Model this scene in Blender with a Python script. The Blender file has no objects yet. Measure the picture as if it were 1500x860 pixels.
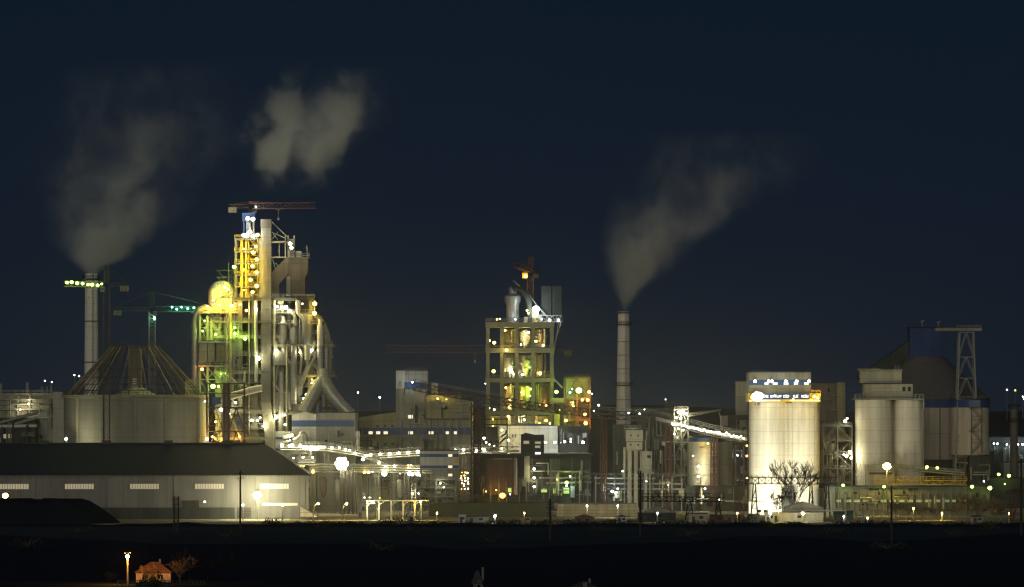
import bpy, math, random
from mathutils import Vector, Matrix
RND = random.Random(11)
FPX, HZN, CAMH = 6000.0, 590.0, 42.5      # focal length in photo pixels, horizon row, camera height
def X(x, Y): return (x-750.0)*Y/FPX
def Z(y, Y): return CAMH+(HZN-y)*Y/FPX
def P(x, y, Y): return Vector((X(x, Y), Y, Z(y, Y)))
scene = bpy.context.scene
COL = scene.collection

# ------------------------------------------------------------------ materials
def nt(m):
    m.use_nodes = True
    t = m.node_tree
    return t, t.nodes, t.links, t.nodes['Principled BSDF']
def mat(name, c, rough=.8, metal=0., var=.35, scale=.12, streak=.35, panel=None, ring=None, bump=.15):
    m = bpy.data.materials.new(name)
    t, N, L, b = nt(m)
    b.inputs['Roughness'].default_value = rough
    b.inputs['Metallic'].default_value = metal
    b.inputs['Specular IOR Level'].default_value = .25 if rough < .8 else 0.
    tc = N.new('ShaderNodeTexCoord')
    n1 = N.new('ShaderNodeTexNoise'); n1.inputs['Scale'].default_value = scale; n1.inputs['Detail'].default_value = 7; n1.inputs['Roughness'].default_value = .65
    L.new(tc.outputs['Object'], n1.inputs['Vector'])
    mp = N.new('ShaderNodeMapping'); mp.inputs['Scale'].default_value = (1, 1, .07)
    L.new(tc.outputs['Object'], mp.inputs['Vector'])
    n2 = N.new('ShaderNodeTexNoise'); n2.inputs['Scale'].default_value = .55; n2.inputs['Detail'].default_value = 5
    L.new(mp.outputs['Vector'], n2.inputs['Vector'])
    def mad(sock, mul, add):
        q = N.new('ShaderNodeMath'); q.operation = 'MULTIPLY_ADD'; L.new(sock, q.inputs[0])
        q.inputs[1].default_value = mul; q.inputs[2].default_value = add; return q.outputs[0]
    def mul(a, b_):
        q = N.new('ShaderNodeMath'); q.operation = 'MULTIPLY'; L.new(a, q.inputs[0]); L.new(b_, q.inputs[1]); return q.outputs[0]
    v = mul(mad(n1.outputs['Fac'], 2*var, 1-var), mad(n2.outputs['Fac'], 2*streak, 1-streak))
    if panel:
        sx = N.new('ShaderNodeSeparateXYZ'); L.new(tc.outputs['Object'], sx.inputs[0])
        ad = N.new('ShaderNodeMath'); ad.operation = 'ADD'; L.new(sx.outputs['X'], ad.inputs[0]); L.new(sx.outputs['Y'], ad.inputs[1])
        cb = N.new('ShaderNodeCombineXYZ'); L.new(ad.outputs[0], cb.inputs[0]); L.new(sx.outputs['Z'], cb.inputs[1])
        br = N.new('ShaderNodeTexBrick'); L.new(cb.outputs[0], br.inputs['Vector'])
        br.offset = 0; br.inputs['Scale'].default_value = 1
        br.inputs['Brick Width'].default_value = panel[0]; br.inputs['Row Height'].default_value = panel[1]
        br.inputs['Mortar Size'].default_value = .09; br.inputs['Bias'].default_value = 0
        br.inputs['Color1'].default_value = (.86, .86, .86, 1); br.inputs['Color2'].default_value = (1.08, 1.08, 1.08, 1); br.inputs['Mortar'].default_value = (.55, .55, .55, 1)
        v = mul(v, br.outputs['Color'])
    if ring:
        sx = N.new('ShaderNodeSeparateXYZ'); L.new(tc.outputs['Object'], sx.inputs[0])
        md = N.new('ShaderNodeMath'); md.operation = 'MODULO'; L.new(sx.outputs['Z'], md.inputs[0]); md.inputs[1].default_value = ring
        gt = N.new('ShaderNodeMath'); gt.operation = 'GREATER_THAN'; L.new(md.outputs[0], gt.inputs[0]); gt.inputs[1].default_value = .22
        v = mul(v, mad(gt.outputs[0], .22, .8))
    mx = N.new('ShaderNodeMix'); mx.data_type = 'RGBA'; mx.blend_type = 'MULTIPLY'; mx.inputs['Factor'].default_value = 1
    mx.inputs['A'].default_value = (*c, 1); L.new(v, mx.inputs['B'])
    L.new(mx.outputs['Result'], b.inputs['Base Color'])
    if bump:
        bm = N.new('ShaderNodeBump'); bm.inputs['Strength'].default_value = bump; bm.inputs['Distance'].default_value = .3
        L.new(n1.outputs['Fac'], bm.inputs['Height']); L.new(bm.outputs['Normal'], b.inputs['Normal'])
    return m
def glow(name, c, s):
    m = bpy.data.materials.new(name)
    t, N, L, b = nt(m)
    b.inputs['Base Color'].default_value = (.5, .5, .5, 1)
    b.inputs['Emission Color'].default_value = (*c, 1)
    b.inputs['Emission Strength'].default_value = s
    m.cycles.emission_sampling = 'NONE'
    return m
class M: pass
M.conc = mat('weathered_concrete', (.25, .245, .18), .9, ring=3.2)
M.conc2 = mat('pale_concrete', (.36, .35, .27), .9, var=.2, streak=.3, ring=4.0)
M.concp = mat('concrete_panels', (.24, .235, .18), .9, panel=(6, 3.2))
M.stack = mat('stack_concrete', (.74, .71, .6), .9, var=.25, streak=.3, ring=5.0)
M.sheet = mat('grey_sheet_cladding', (.25, .25, .21), .6, var=.25, streak=.35, panel=(3, 9))
M.white = mat('white_cladding', (.46, .46, .4), .55, var=.2, streak=.35, panel=(4, 8))
M.silo = mat('silo_white', (.6, .58, .49), .85, var=.2, streak=.45, ring=4.5)
M.beige = mat('beige_cladding', (.25, .24, .18), .7, var=.25, streak=.35, panel=(5, 6))
M.olive = mat('olive_cladding', (.28, .265, .13), .7, var=.25, streak=.35, panel=(5, 5))
M.brown = mat('brown_cladding', (.17, .145, .11), .75, var=.25, streak=.35, panel=(4, 7))
M.roof = mat('dark_roof_sheet', (.026, .034, .05), .6, var=.2, streak=.15, panel=(2.5, 60))
M.blue = mat('blue_paint', (.035, .075, .19), .5, var=.2, streak=.25)
M.dblue = mat('dark_blue_cladding', (.02, .05, .16), .6, var=.2, streak=.2, panel=(4, 8))
M.steel = mat('grey_steel', (.22, .22, .19), .55, .2, var=.3, streak=.4)
M.pipe = mat('insulated_pipe', (.36, .36, .31), .45, .35, var=.25, streak=.4, ring=2.4)
M.dark = mat('dark_steel', (.07, .065, .06), .7, .1, var=.4, streak=.4)
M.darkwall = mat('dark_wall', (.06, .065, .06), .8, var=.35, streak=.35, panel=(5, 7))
M.red = mat('red_oxide_steel', (.08, .04, .03), .75, .0, var=.4, streak=.4)
M.crane = mat('crane_red', (.11, .06, .045), .7, var=.3, streak=.3)
M.yel = mat('yellow_paint', (.6, .42, .05), .6, var=.3, streak=.4)
M.green = mat('green_paint', (.04, .09, .065), .6, var=.3, streak=.3)
M.soot = mat('black', (.02, .02, .02), .9, var=.2, streak=.2)
M.wood = mat('weathered_pole', (.05, .045, .04), .9)
M.bark = mat('bark', (.1, .075, .05), .95, var=.4)
M.twig = mat('twigs', (.13, .1, .07), .95, var=.4)
M.leaf = mat('dark_leaves', (.035, .045, .025), .9, var=.4)
M.dry = mat('dry_scrub', (.2, .17, .1), .95, var=.4)
M.tile = mat('clay_roof', (.3, .15, .08), .9, var=.4, panel=(.8, .6))
M.plaster = mat('house_plaster', (.6, .45, .25), .9)
M.dwin = mat('dark_glass', (.02, .022, .025), .2, var=.2, streak=.1, bump=0)
M.gW = glow('lamp_white', (1, .96, .7), 14)
M.gC = glow('lamp_cool_white', (.86, .95, 1), 14)
M.gY = glow('lamp_yellow', (1, .72, .12), 9)
M.gA = glow('lamp_amber', (1, .42, .06), 8)
M.gG = glow('lamp_green', (.62, 1, .12), 8)
M.gT = glow('lamp_teal', (.25, 1, .6), 5)
M.gw = glow('lit_window', (1, .85, .55), 1.1)
M.gws = glow('dim_lit_window', (1, .78, .4), .28)
M.ggw = glow('green_lit_window', (.45, .9, .06), .8)
M.ggd = glow('faint_green_window', (.5, .8, .1), .22)
M.gl = glow('sign_letters', (1, .95, .95), 1.6)
M.gS = glow('sodium', (1, .34, .03), 6)
LC = {'S': (M.gS, (1, .34, .03)), 'W': (M.gW, (1, .9, .54)), 'C': (M.gC, (.8, .92, 1)), 'Y': (M.gY, (1, .68, .12)), 'A': (M.gA, (1, .42, .08)), 'G': (M.gG, (.62, 1, .1)), 'T': (M.gT, (.3, 1, .6))}

# ------------------------------------------------------------------ mesh builder
class MB:
    def __init__(s): s.v = []; s.f = []; s.sm = []
    def add(s, vs, fs, smooth=False):
        o = len(s.v); s.v += [Vector(q) for q in vs]
        s.f += [tuple(i+o for i in f) for f in fs]; s.sm += [smooth]*len(fs)
        return s
    def box(s, x0, x1, y0, y1, z0, z1):
        return s.add([(x, y, z) for z in (z0, z1) for y in (y0, y1) for x in (x0, x1)],
                     [(0, 2, 3, 1), (4, 5, 7, 6), (0, 1, 5, 4), (2, 6, 7, 3), (0, 4, 6, 2), (1, 3, 7, 5)])
    def pbox(s, Y, x0, y0, x1, y1, d):        # a box whose front face is at distance Y
        return s.box(X(x0, Y), X(x1, Y), Y, Y+d, 0 if y1 is None else Z(y1, Y), Z(y0, Y))
    def beam(s, a, b, w, h=None):
        a, b = Vector(a), Vector(b); h = h or w
        u = b-a; L = u.length
        if L < 1e-6: return s
        u /= L
        r = Vector((0, 0, 1)) if abs(u.z) < .95 else Vector((0, 1, 0))
        p = u.cross(r).normalized(); q = p.cross(u)
        vs = [e+p*(i*w/2)+q*(j*h/2) for e in (a, b) for i, j in ((-1, -1), (1, -1), (1, 1), (-1, 1))]
        return s.add(vs, [(0, 1, 2, 3), (7, 6, 5, 4), (0, 4, 5, 1), (1, 5, 6, 2), (2, 6, 7, 3), (3, 7, 4, 0)])
    def tube(s, pts, r, n=10):
        pts = [Vector(p) for p in pts]; k = len(pts)
        rs = r if isinstance(r, (list, tuple)) else [r]*k
        vs = []; prev = None
        for i, p in enumerate(pts):
            u = (pts[min(i+1, k-1)]-pts[max(i-1, 0)]).normalized()
            if prev is None:
                ref = Vector((0, 0, 1)) if abs(u.z) < .9 else Vector((0, 1, 0)); a = u.cross(ref).normalized()
            else: a = (prev-u*prev.dot(u)).normalized()
            prev = a; b = u.cross(a)
            vs += [p+(a*math.cos(2*math.pi*j/n)+b*math.sin(2*math.pi*j/n))*rs[i] for j in range(n)]
        fs = [(i*n+j, i*n+(j+1) % n, (i+1)*n+(j+1) % n, (i+1)*n+j) for i in range(k-1) for j in range(n)]
        fs += [tuple(range(n))[::-1], tuple((k-1)*n+j for j in range(n))]
        return s.add(vs, fs, True)
    def lathe(s, cx, cy, prof, n=40):
        vs = [(cx+r*math.cos(2*math.pi*j/n), cy+r*math.sin(2*math.pi*j/n), z) for r, z in prof for j in range(n)]
        k = len(prof)
        fs = [(i*n+j, i*n+(j+1) % n, (i+1)*n+(j+1) % n, (i+1)*n+j) for i in range(k-1) for j in range(n)]
        fs += [tuple(range(n))[::-1], tuple((k-1)*n+j for j in range(n))]
        return s.add(vs, fs, True)
    def pcyl(s, Y, xc, y0, y1, rp, n=32, rtop=None):
        k = Y/FPX
        return s.lathe(X(xc, Y), Y, [(rp*k, 0 if y1 is None else Z(y1, Y)), ((rtop or rp)*k, Z(y0, Y))], n)
    def prism(s, poly, y0, y1):               # poly in (x, z)
        n = len(poly)
        vs = [(x, y0, z) for x, z in poly]+[(x, y1, z) for x, z in poly]
        return s.add(vs, [tuple(range(n)), tuple(range(2*n-1, n-1, -1))]+[(i, i+n, (i+1) % n+n, (i+1) % n) for i in range(n)])
    def pprism(s, Y, pts, d): return s.prism([(X(x, Y), Z(y, Y)) for x, y in pts], Y, Y+d)
    def ball(s, c, r, n=8, sz=1):
        c = Vector(c); m = n//2+1
        vs = [c+Vector((r*math.sin(math.pi*i/m)*math.cos(2*math.pi*j/n), r*math.sin(math.pi*i/m)*math.sin(2*math.pi*j/n), r*sz*math.cos(math.pi*i/m))) for i in range(m+1) for j in range(n)]
        return s.add(vs, [(i*n+j, (i+1)*n+j, (i+1)*n+(j+1) % n, i*n+(j+1) % n) for i in range(m) for j in range(n)], True)
    def truss(s, a, b, w, h, bays, t, td=None):
        a, b = Vector(a), Vector(b); td = td or t*.7
        u = (b-a).normalized()
        r = Vector((0, 0, 1)) if abs(u.z) < .9 else Vector((0, 1, 0))
        p = u.cross(r).normalized()*(w/2); q = p.cross(u).normalized()*(h/2)
        cs = [(-1, -1), (1, -1), (1, 1), (-1, 1)]
        st = [[a.lerp(b, i/bays)+p*c+q*d for c, d in cs] for i in range(bays+1)]
        for k in range(4): s.beam(st[0][k], st[-1][k], t)
        for i in range(bays):
            for k in range(4):
                k2 = (k+1) % 4
                s.beam(st[i][k] if i % 2 else st[i][k2], st[i+1][k2] if i % 2 else st[i+1][k], td)
                s.beam(st[i][k], st[i][k2], td)
        return s
    def rail(s, pts, h=1.3, step=3., t=.16):
        pts = [Vector(p) for p in pts]
        for a, b in zip(pts, pts[1:]):
            up = Vector((0, 0, h))
            s.beam(a+up, b+up, t); s.beam(a+up*.5, b+up*.5, t*.8)
            n = max(1, int((b-a).length/step))
            for i in range(n+1):
                c = a.lerp(b, i/n); s.beam(c, c+up, t)
        return s
    def stairs(s, x, y, z0, z1, w, d, fl=4.5, t=.3):
        n = max(1, int((z1-z0)/fl)); q = (z1-z0)/n
        for cx in (-1, 1):
            for cy in (-1, 1): s.beam((x+cx*w/2, y+cy*d/2, z0), (x+cx*w/2, y+cy*d/2, z1), t)
        for i in range(n):
            e = 1 if i % 2 else -1
            a, b = z0+i*q, z0+(i+1)*q
            s.beam((x+e*w/2, y-d*.25, a), (x-e*w/2, y-d*.25, b), .5, .26)
            s.beam((x+e*w/2, y-d*.45, a+1.1), (x-e*w/2, y-d*.45, b+1.1), .14)
            s.box(x-w/2-.2, x+w/2+.2, y-d/2, y-d/2+.15, b-.1, b+.12)
            s.box(x-e*w/2-.8, x-e*w/2+.8, y-d/2+.16, y+d/2, b-.15, b+.1)
            s.beam((x-w/2, y-d/2, b+1.2), (x+w/2, y-d/2, b+1.2), .14)
        return s
    def build(s, name, m, parent=None):
        off = Vector((0, 0, 0)); q = parent
        while q: off += q.location; q = q.parent
        loc = Vector((0, 0, 0))
        if parent is None:
            xs = [v.x for v in s.v]; ys = [v.y for v in s.v]; zs = [v.z for v in s.v]
            loc = off = Vector(((min(xs)+max(xs))/2, (min(ys)+max(ys))/2, min(zs)))
        me = bpy.data.meshes.new(name)
        me.from_pydata([v-off for v in s.v], [], s.f)
        for mm in (m if isinstance(m, (list, tuple)) else [m]): me.materials.append(mm)
        me.polygons.foreach_set('use_smooth', s.sm)
        me.update()
        if any(s.sm): me.set_sharp_from_angle(angle=math.radians(38))
        o = bpy.data.objects.new(name, me); COL.objects.link(o)
        o.parent = parent; o.location = loc
        return o
def tag(o, label, cat, group=None, kind=None):
    if label: o['label'] = label
    if cat: o['category'] = cat
    if group: o['group'] = group
    if kind: o['kind'] = kind
    return o
def thing(name, label, cat, loc, group=None):
    o = bpy.data.objects.new(name, None); COL.objects.link(o)
    o.location = Vector(loc); o.empty_display_size = .5
    return tag(o, label, cat, group)
def base(x, Y, dy=0): return (X(x, Y), Y+dy, 0)
def wloc(o):
    v = Vector((0, 0, 0))
    while o: v += o.location; o = o.parent
    return v
_lm = {}
LAMP_SIZE = 1.25
POWK = 1.0
def lamp(parent, pos, c='W', size=.8, power=0, name='lamp', fwd=1.3):
    """a floodlight: dark housing behind a bright lens, with a point lamp in front when it lights its surroundings"""
    size *= LAMP_SIZE
    key = (c, round(size, 2))
    if key not in _lm:
        b = MB(); b.ball((0, 0, 0), size*.5, 10, .9); nb = len(b.f)
        b.box(-size*.42, size*.42, size*.2, size*.75, -size*.3, size*.42)
        b.beam((0, size*.5, size*.4), (0, size*.5, -size*1.1), size*.14)
        o = b.build(name, [LC[c][0], M.dark]); me = o.data
        # build() recentred the mesh: put the lens centre back at the origin
        for v in me.vertices: v.co += o.location
        for i, p in enumerate(me.polygons): p.material_index = 0 if i < nb else 1
        bpy.data.objects.remove(o); _lm[key] = me
    o = bpy.data.objects.new(name, _lm[key]); COL.objects.link(o)
    o.parent = parent; o.location = Vector(pos)-wloc(parent)
    if power:
        l = bpy.data.lights.new('lamp_light', 'POINT'); l.energy = power*POWK; l.color = LC[c][1]; l.shadow_soft_size = .35
        lo = bpy.data.objects.new('lamp_light', l); COL.objects.link(lo); lo.parent = o
        lo.location = (0, -size*fwd, 0)
    return o
_gm = {}
def globe(parent, pos, c='W', size=1., power=1000, name='lamp'):
    """a lantern: a bright globe under a small cap; the globe itself is the light source"""
    k = (c, round(size, 2), round(power))
    if k not in _gm:
        g = glow('lantern', LC[c][1], max(2.2, power/(4*math.pi**2*(size*.5)**2))); g.cycles.emission_sampling = 'AUTO'; _gm[k] = g
    b = MB(); p = Vector(pos); b.ball(p, size*.5, 12, .9); nb = len(b.f)
    b.lathe(p.x, p.y, [(size*.42, p.z+size*.42), (size*.3, p.z+size*.56), (.05, p.z+size*.62)], 12)
    o = b.build(name, [_gm[k], M.dark], parent)
    for i, q in enumerate(o.data.polygons): q.material_index = 0 if i < nb else 1
    return o
def plamp(parent, x, y, Y, c='W', size=.8, power=0): return lamp(parent, P(x, y, Y), c, size, power)
def windows(parent, Y, rects, m, depth=.25, name='window'):
    for x0, y0, x1, y1 in rects:
        b = MB(); b.pbox(Y-.06, x0, y0, x1, y1, .05); w = b.build(name, m, parent)
        f = MB(); t = .18
        xa, xb, za, zb = X(x0, Y), X(x1, Y), Z(y1, Y), Z(y0, Y)
        f.box(xa-t, xa, Y-.2, Y-.002, za-t, zb+t); f.box(xb, xb+t, Y-.2, Y-.002, za-t, zb+t)
        f.box(xa, xb, Y-.2, Y-.002, za-t, za); f.box(xa, xb, Y-.2, Y-.002, zb, zb+t)
        n = max(1, int((xb-xa)/1.4))
        for i in range(1, n): q = xa+(xb-xa)*i/n; f.box(q-.06, q+.06, Y-.17, Y-.07, za, zb)
        f.build('frame', M.steel, w)
# ------------------------------------------------------------------ tower crane
def crane(label, Y, mx, jy, tip, back, m, base_y=None, apex=12, mw=2.0, jh=1.6, lamps=(), cw=M.conc, mast_m=None, jw=1.4, y0=None):
    k = Y/FPX; x = X(mx, Y); z0 = 0 if base_y is None else Z(base_y, Y); zj = Z(jy, Y); za = zj+apex*k
    t = thing('tower_crane', label, 'crane', (x, Y, z0), 'tower cranes over the plant')
    MB().truss((x, Y, z0), (x, Y, zj-jh*.6), mw, mw, max(4, int((zj-z0)/mw/1.1)), .26, .16).build('mast', mast_m or m, t)
    sg = 1 if tip > mx else -1
    xt, xb = X(tip, Y), X(back, Y)
    MB().truss((x+sg*mw*.6, Y, zj), (xt, Y, zj+.3), jw, jh*1.25, max(5, int(abs(xt-x)/3.4)), .24, .15).build('jib', m, t)
    MB().truss((x-sg*mw*.6, Y, zj), (xb, Y, zj), jw, jh*.8, max(2, int(abs(xb-x)/3.2)), .24, .15).build('counter_jib', m, t)
    b = MB()
    for i in range(3): b.box(xb+sg*(.2+i*1.1)-.5, xb+sg*(.2+i*1.1)+.5, Y-1, Y+1, zj-2.6, zj-.5)
    b.build('counterweight', cw, t)
    MB().truss((x, Y, zj+.9), (x, Y, za), mw*.7, mw*.7, 4, .28, .2).build('apex_frame', m, t)
    b = MB(); b.beam((x, Y, za), (x+(xt-x)*.62, Y, zj+jh*.6), .2); b.beam((x, Y, za), (xb, Y, zj+jh*.3), .2)
    b.build('tie_rod', m, t)
    b = MB(); b.box(x+sg*1.3-.8, x+sg*1.3+.8, Y-2.2, Y-.8, zj-2.9, zj-.9); c = b.build('cab', M.steel, t)
    b = MB(); b.box(x+sg*1.3-.65, x+sg*1.3+.65, Y-2.26, Y-2.21, zj-2.2, zj-1.2); b.build('cab_window', M.dwin, c)
    hx = x+(xt-x)*.42
    b = MB(); b.box(hx-.8, hx+.8, Y-.6, Y+.6, zj-jh*.5-.7, zj-jh*.5-.25); b.build('trolley', M.dark, t)
    b = MB(); b.beam((hx, Y, zj-jh*.5-.7), (hx, Y, zj-4.6), .14); b.box(hx-.4, hx+.4, Y-.3, Y+.3, zj-5.6, zj-4.6); b.build('hook_block', M.steel, t)
    for q in lamps: plamp(t, q[0], q[1], Y-1.0, *q[2:])
    return t

# ------------------------------------------------------------------ warehouse with the long dark roof
def warehouse():
    A = Vector((X(452, 1500), 1500)); u = Vector((-1, -.0497)).normalized(); d = Vector((-.0497, 1)).normalized()
    L, D, ze, zr, rin = 150., 52., 15.9, 27.4, 16.5
    def w(a, b, z): q = A+u*a+d*b; return Vector((q.x, q.y, z))
    t = thing('warehouse', 'long low grey warehouse with dark hipped roof and a row of strip windows', 'warehouse', w(L/2, D/2, 0))
    b = MB()
    b.add([w(0, 0, 0), w(L, 0, 0), w(L, D, 0), w(0, D, 0), w(0, 0, ze), w(L, 0, ze), w(L, D, ze), w(0, D, ze)],
          [(0, 1, 5, 4), (1, 2, 6, 5), (2, 3, 7, 6), (3, 0, 4, 7)])
    b.build('wall', mat('warehouse_cladding', (.185, .185, .17), .65, var=.22, streak=.3, panel=(5.6, 16)), t)
    b = MB(); o = .9
    rf = [w(-o, -o, ze+.05), w(L+o, -o, ze+.05), w(L+o, D+o, ze+.05), w(-o, D+o, ze+.05), w(rin, D/2, zr), w(L-rin, D/2, zr)]
    b.add(rf+[q-Vector((0, 0, .4)) for q in rf], [(0, 1, 5, 4), (1, 2, 5), (2, 3, 4, 5), (3, 0, 4), (6, 7, 1, 0), (7, 8, 2, 1), (8, 9, 3, 2), (9, 6, 0, 3)])
    r = b.build('roof', M.roof, t)
    b = MB(); b.beam(w(rin, D/2, zr+.12), w(L-rin, D/2, zr+.12), .8, .3); b.build('ridge_cap', M.dark, r)
    b = MB()
    for i in range(150): b.beam(w(i, -o-.15, ze-.15), w(i+.55, -o-.15, ze-.15), .28, .45)
    b.build('eave_bracket', M.steel, r)
    b = MB(); b.beam(w(27, -.35, 2.1), w(L, -.35, 2.1), .7, 4.2); b.build('plinth', M.darkwall, t)
    for i in range(5):
        a = 7.2+i*23.7
        q = MB(); q.beam(w(a, -.06, 11.9), w(a+10.6, -.06, 11.9), .1, 1.9); wd = q.build('window', M.gws, t)
        f = MB()
        for j in range(12): f.beam(w(a+j*10.6/11, -.2, 10.9), w(a+j*10.6/11, -.2, 12.9), .16)
        f.beam(w(a-.1, -.2, 10.88), w(a+10.7, -.2, 10.88), .22); f.beam(w(a-.1, -.2, 12.95), w(a+10.7, -.2, 12.95), .22)
        f.build('frame', M.steel, wd)
    q = MB(); q.beam(w(4, -.07, 5.3), w(17, -.07, 5.3), .1, 1.0); q.build('window', M.gws, t)
    b = MB()
    for a in (21, 23.6): b.beam(w(a, -.12, 2.1), w(a+2.5, -.12, 2.1), .12, 4.2)
    b.build('door', M.dark, t)
    b = MB()
    for a in (1.5, 25, 49, 73, 96): b.beam(w(a, -.16, .2), w(a, -.16, 15.2), .22)
    b.build('downpipe', M.steel, t)
    for a in (30, 52, 75, 98):
        b = MB(); q = w(a, D/2, zr-.2); b.box(q.x-1.6, q.x+1.6, q.y-.9, q.y+.9, zr-.3, zr+1.1); b.build('ridge_vent', M.dark, r)
    b = MB(); b.beam(w(40, -.3, 3.4), w(46, -.3, 3.4), .3, 6.8); b.beam(w(88, -.3, 3.2), w(93, -.3, 3.2), .3, 6.4); b.build('roller_door', M.darkwall, t)
    plamp(t, 300, 735, 1497, 'W', .5, 0)
warehouse()
tag(MB().add([P(440, 742, 1489), P(440, 757, 1484), P(466, 757, 1486), P(466, 757, 1496), P(440, 757, 1496), P(440, 742, 1493)],
             [(0, 1, 2), (0, 2, 3, 5), (5, 3, 4), (1, 0, 5, 4), (1, 4, 3, 2)]).build('stockpile', mat('white_bulk', (.75, .74, .7), .95)),
    'small white wedge shaped heap at the lit warehouse corner', 'heap')

# ------------------------------------------------------------------ round store with open cone of rafters
def round_store():
    Y = 1628.; k = Y/FPX; xc = X(198, Y); r = 104*k; zt = Z(583, Y); zc = Z(507, Y); rt = 34*k
    t = thing('round_store', 'wide round concrete store topped by an unfinished cone of bare rafters', 'storage tank', (xc, Y, 0))
    MB().lathe(xc, Y, [(r, 0), (r, zt), (r-1, zt), (r-1, zt-3), (1, zt-3)], 96).build('wall', mat('ring_wall_concrete', (.2, .2, .17), .9, var=.2, streak=.3, ring=3.6), t)
    for px_ in (122, 160, 208, 250, 293):
        a = math.acos(max(-1, min(1, (px_-198)/104.)))
        x, y = xc+(r+.3)*math.cos(a), Y-(r+.3)*math.sin(a)
        b = MB(); b.beam((x, y, 0), (x, y, zt), .9, .5); b.build('buttress', M.conc, t)
    MB().lathe(xc, Y, [(r+.1, zt+.002), (r+.9, zt+.3), (r+.9, zt+1.2), (r+.1, zt+1.2)], 96).build('ring_beam', M.conc, t)
    n = 46
    for i in range(n):
        a = 2*math.pi*(i+.5)/n; ca, sa = math.cos(a), math.sin(a)
        b = MB(); lo = Vector((xc+(r-1)*ca, Y+(r-1)*sa, zt+1.2)); hi = Vector((xc+rt*ca, Y+rt*sa, zc))
        b.beam(lo, hi, .2, .34)
        b.build('rafter', M.red if i % 3 else M.steel, t)
    b = MB()
    for f in (.1, .22, .36, .52, 1.):
        q = [(xc+((r-1)*(1-f)+rt*f)*math.cos(2*math.pi*(i+.5)/n), Y+((r-1)*(1-f)+rt*f)*math.sin(2*math.pi*(i+.5)/n), zt+1.2+(zc-zt-1.2)*f) for i in range(n+1)]
        for i in range(n):
            if f < .6 and i % 5 == 4: continue
            b.beam(q[i], q[i+1], .24)
    b.build('purlin', M.red, t)
    b = MB()
    q = [(xc+(r+.4)*math.cos(2*math.pi*i/60), Y+(r+.4)*math.sin(2*math.pi*i/60), zt+1.2) for i in range(61)]
    b.rail(q, 1.6, 2.5, .2); b.build('railing', M.dark, t)
    b = MB(); b.box(xc-2.6, xc+2.6, Y-2.6, Y+2.6, zt-3, zc-1); b.build('core_shaft', M.brown, t)
    MB().lathe(xc, Y, [(17*k*1.9, zt-2.9), (17*k*1.9, zt+1), (11*k, zt+4.2), (3, zt+5)], 32).build('inner_cone', M.sheet, t)
    b = MB()
    for i in range(5): b.box(xc-.8, xc+.8, Y-2.75, Y-2.61, zt+3.6+i*.9, zt+4.1+i*.9)
    b.build('vent', M.silo, t)
    for q in ((300, 588, 'W', .5, 0), (97, 643, 'W', .9, 6000), (303, 643, 'W', .9, 2200)): plamp(t, q[0], q[1], 1599, *q[2:])
round_store()

# ------------------------------------------------------------------ chimneys
def chimney(label, Y, xc, ytop, r0, r1, bands=(), m=M.stack, group=None):
    k = Y/FPX; x = X(xc, Y); zt = Z(ytop, Y)
    t = thing('chimney', label, 'chimney', (x, Y, 0), group)
    rr = lambda z: (r0+(r1-r0)*z/zt)*k
    MB().lathe(x, Y, [(rr(0), 0), (rr(zt), zt), (rr(zt)*.82, zt), (rr(zt)*.82, zt-2)], 40).build('shaft', m, t)
    for yb, h, mm in bands:
        z = Z(yb, Y); b = MB(); b.lathe(x, Y, [(rr(z)+.02, z-h), (rr(z)+.5, z-h), (rr(z)+.5, z), (rr(z)+.02, z)], 40); o = b.build('band', mm, t)
        if mm is M.dark:
            q = [(x+(rr(z)+.9)*math.cos(2*math.pi*i/20), Y+(rr(z)+.9)*math.sin(2*math.pi*i/20), z) for i in range(21)]
            MB().rail(q, 1.2, 3, .14).build('railing', M.dark, o)
    b = MB(); z = 2.
    xl = x+rr(0)*.2; yl = lambda z: Y-rr(z)-.25
    for s_ in (-.3, .3): b.beam((x+s_+1, yl(0), 0), (x+s_+1, yl(zt), zt), .12)
    while z < zt: b.beam((x+.7, yl(z), z), (x+1.3, yl(z), z), .1); z += 1.5
    b.build('ladder', M.dark, t)
    return t
chimney('tall plain concrete chimney smoking at far left behind the round store', 1760., 134, 401, 11.5, 9.3, [(408, .8, M.dark), (470, .35, M.darkwall), (530, .35, M.darkwall)], group='smoking chimneys')
chimney('tapering concrete chimney with dark gallery rings smoking beside the open frame tower', 1760., 913.5, 456, 13.2, 8.2,
        [(456.5, .9, M.brown), (475, .5, M.dark), (564, .5, M.dark), (500, .25, M.conc), (520, .25, M.conc), (540, .25, M.conc), (585, .25, M.conc)], group='smoking chimneys')

# ------------------------------------------------------------------ cranes at left
crane('dark tower crane with yellow green floodlights along its short jib', 1588., 156, 417, 94, 187, M.dark, apex=28, mw=2.4, jw=1.6,
      lamps=[(98, 414, 'G', 1.0, 500), (105, 413.5, 'G', 1.1, 500), (113, 415, 'G', 1.1, 0), (121, 415.5, 'G', 1.0, 500), (129, 417, 'G', .9, 0), (135, 417, 'G', 1.1, 500), (143, 418, 'G', 1.0, 300), (149, 416, 'G', .7, 0)])
crane('green lit tower crane standing between round store and the floodlit preheater tower', 1715., 223, 453, 366, 168, M.green, apex=26, mw=2.6, jh=1.8, mast_m=M.steel,
      lamps=[(252, 450, 'T', .7, 500), (259, 453, 'T', .8, 500), (266, 450, 'T', .7, 500), (275, 452, 'T', .8, 500), (284, 451, 'T', .8, 500), (290, 455, 'W', .4, 0), (226, 466, 'T', .5, 1200), (353, 451, 'T', .8, 300)])

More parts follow.
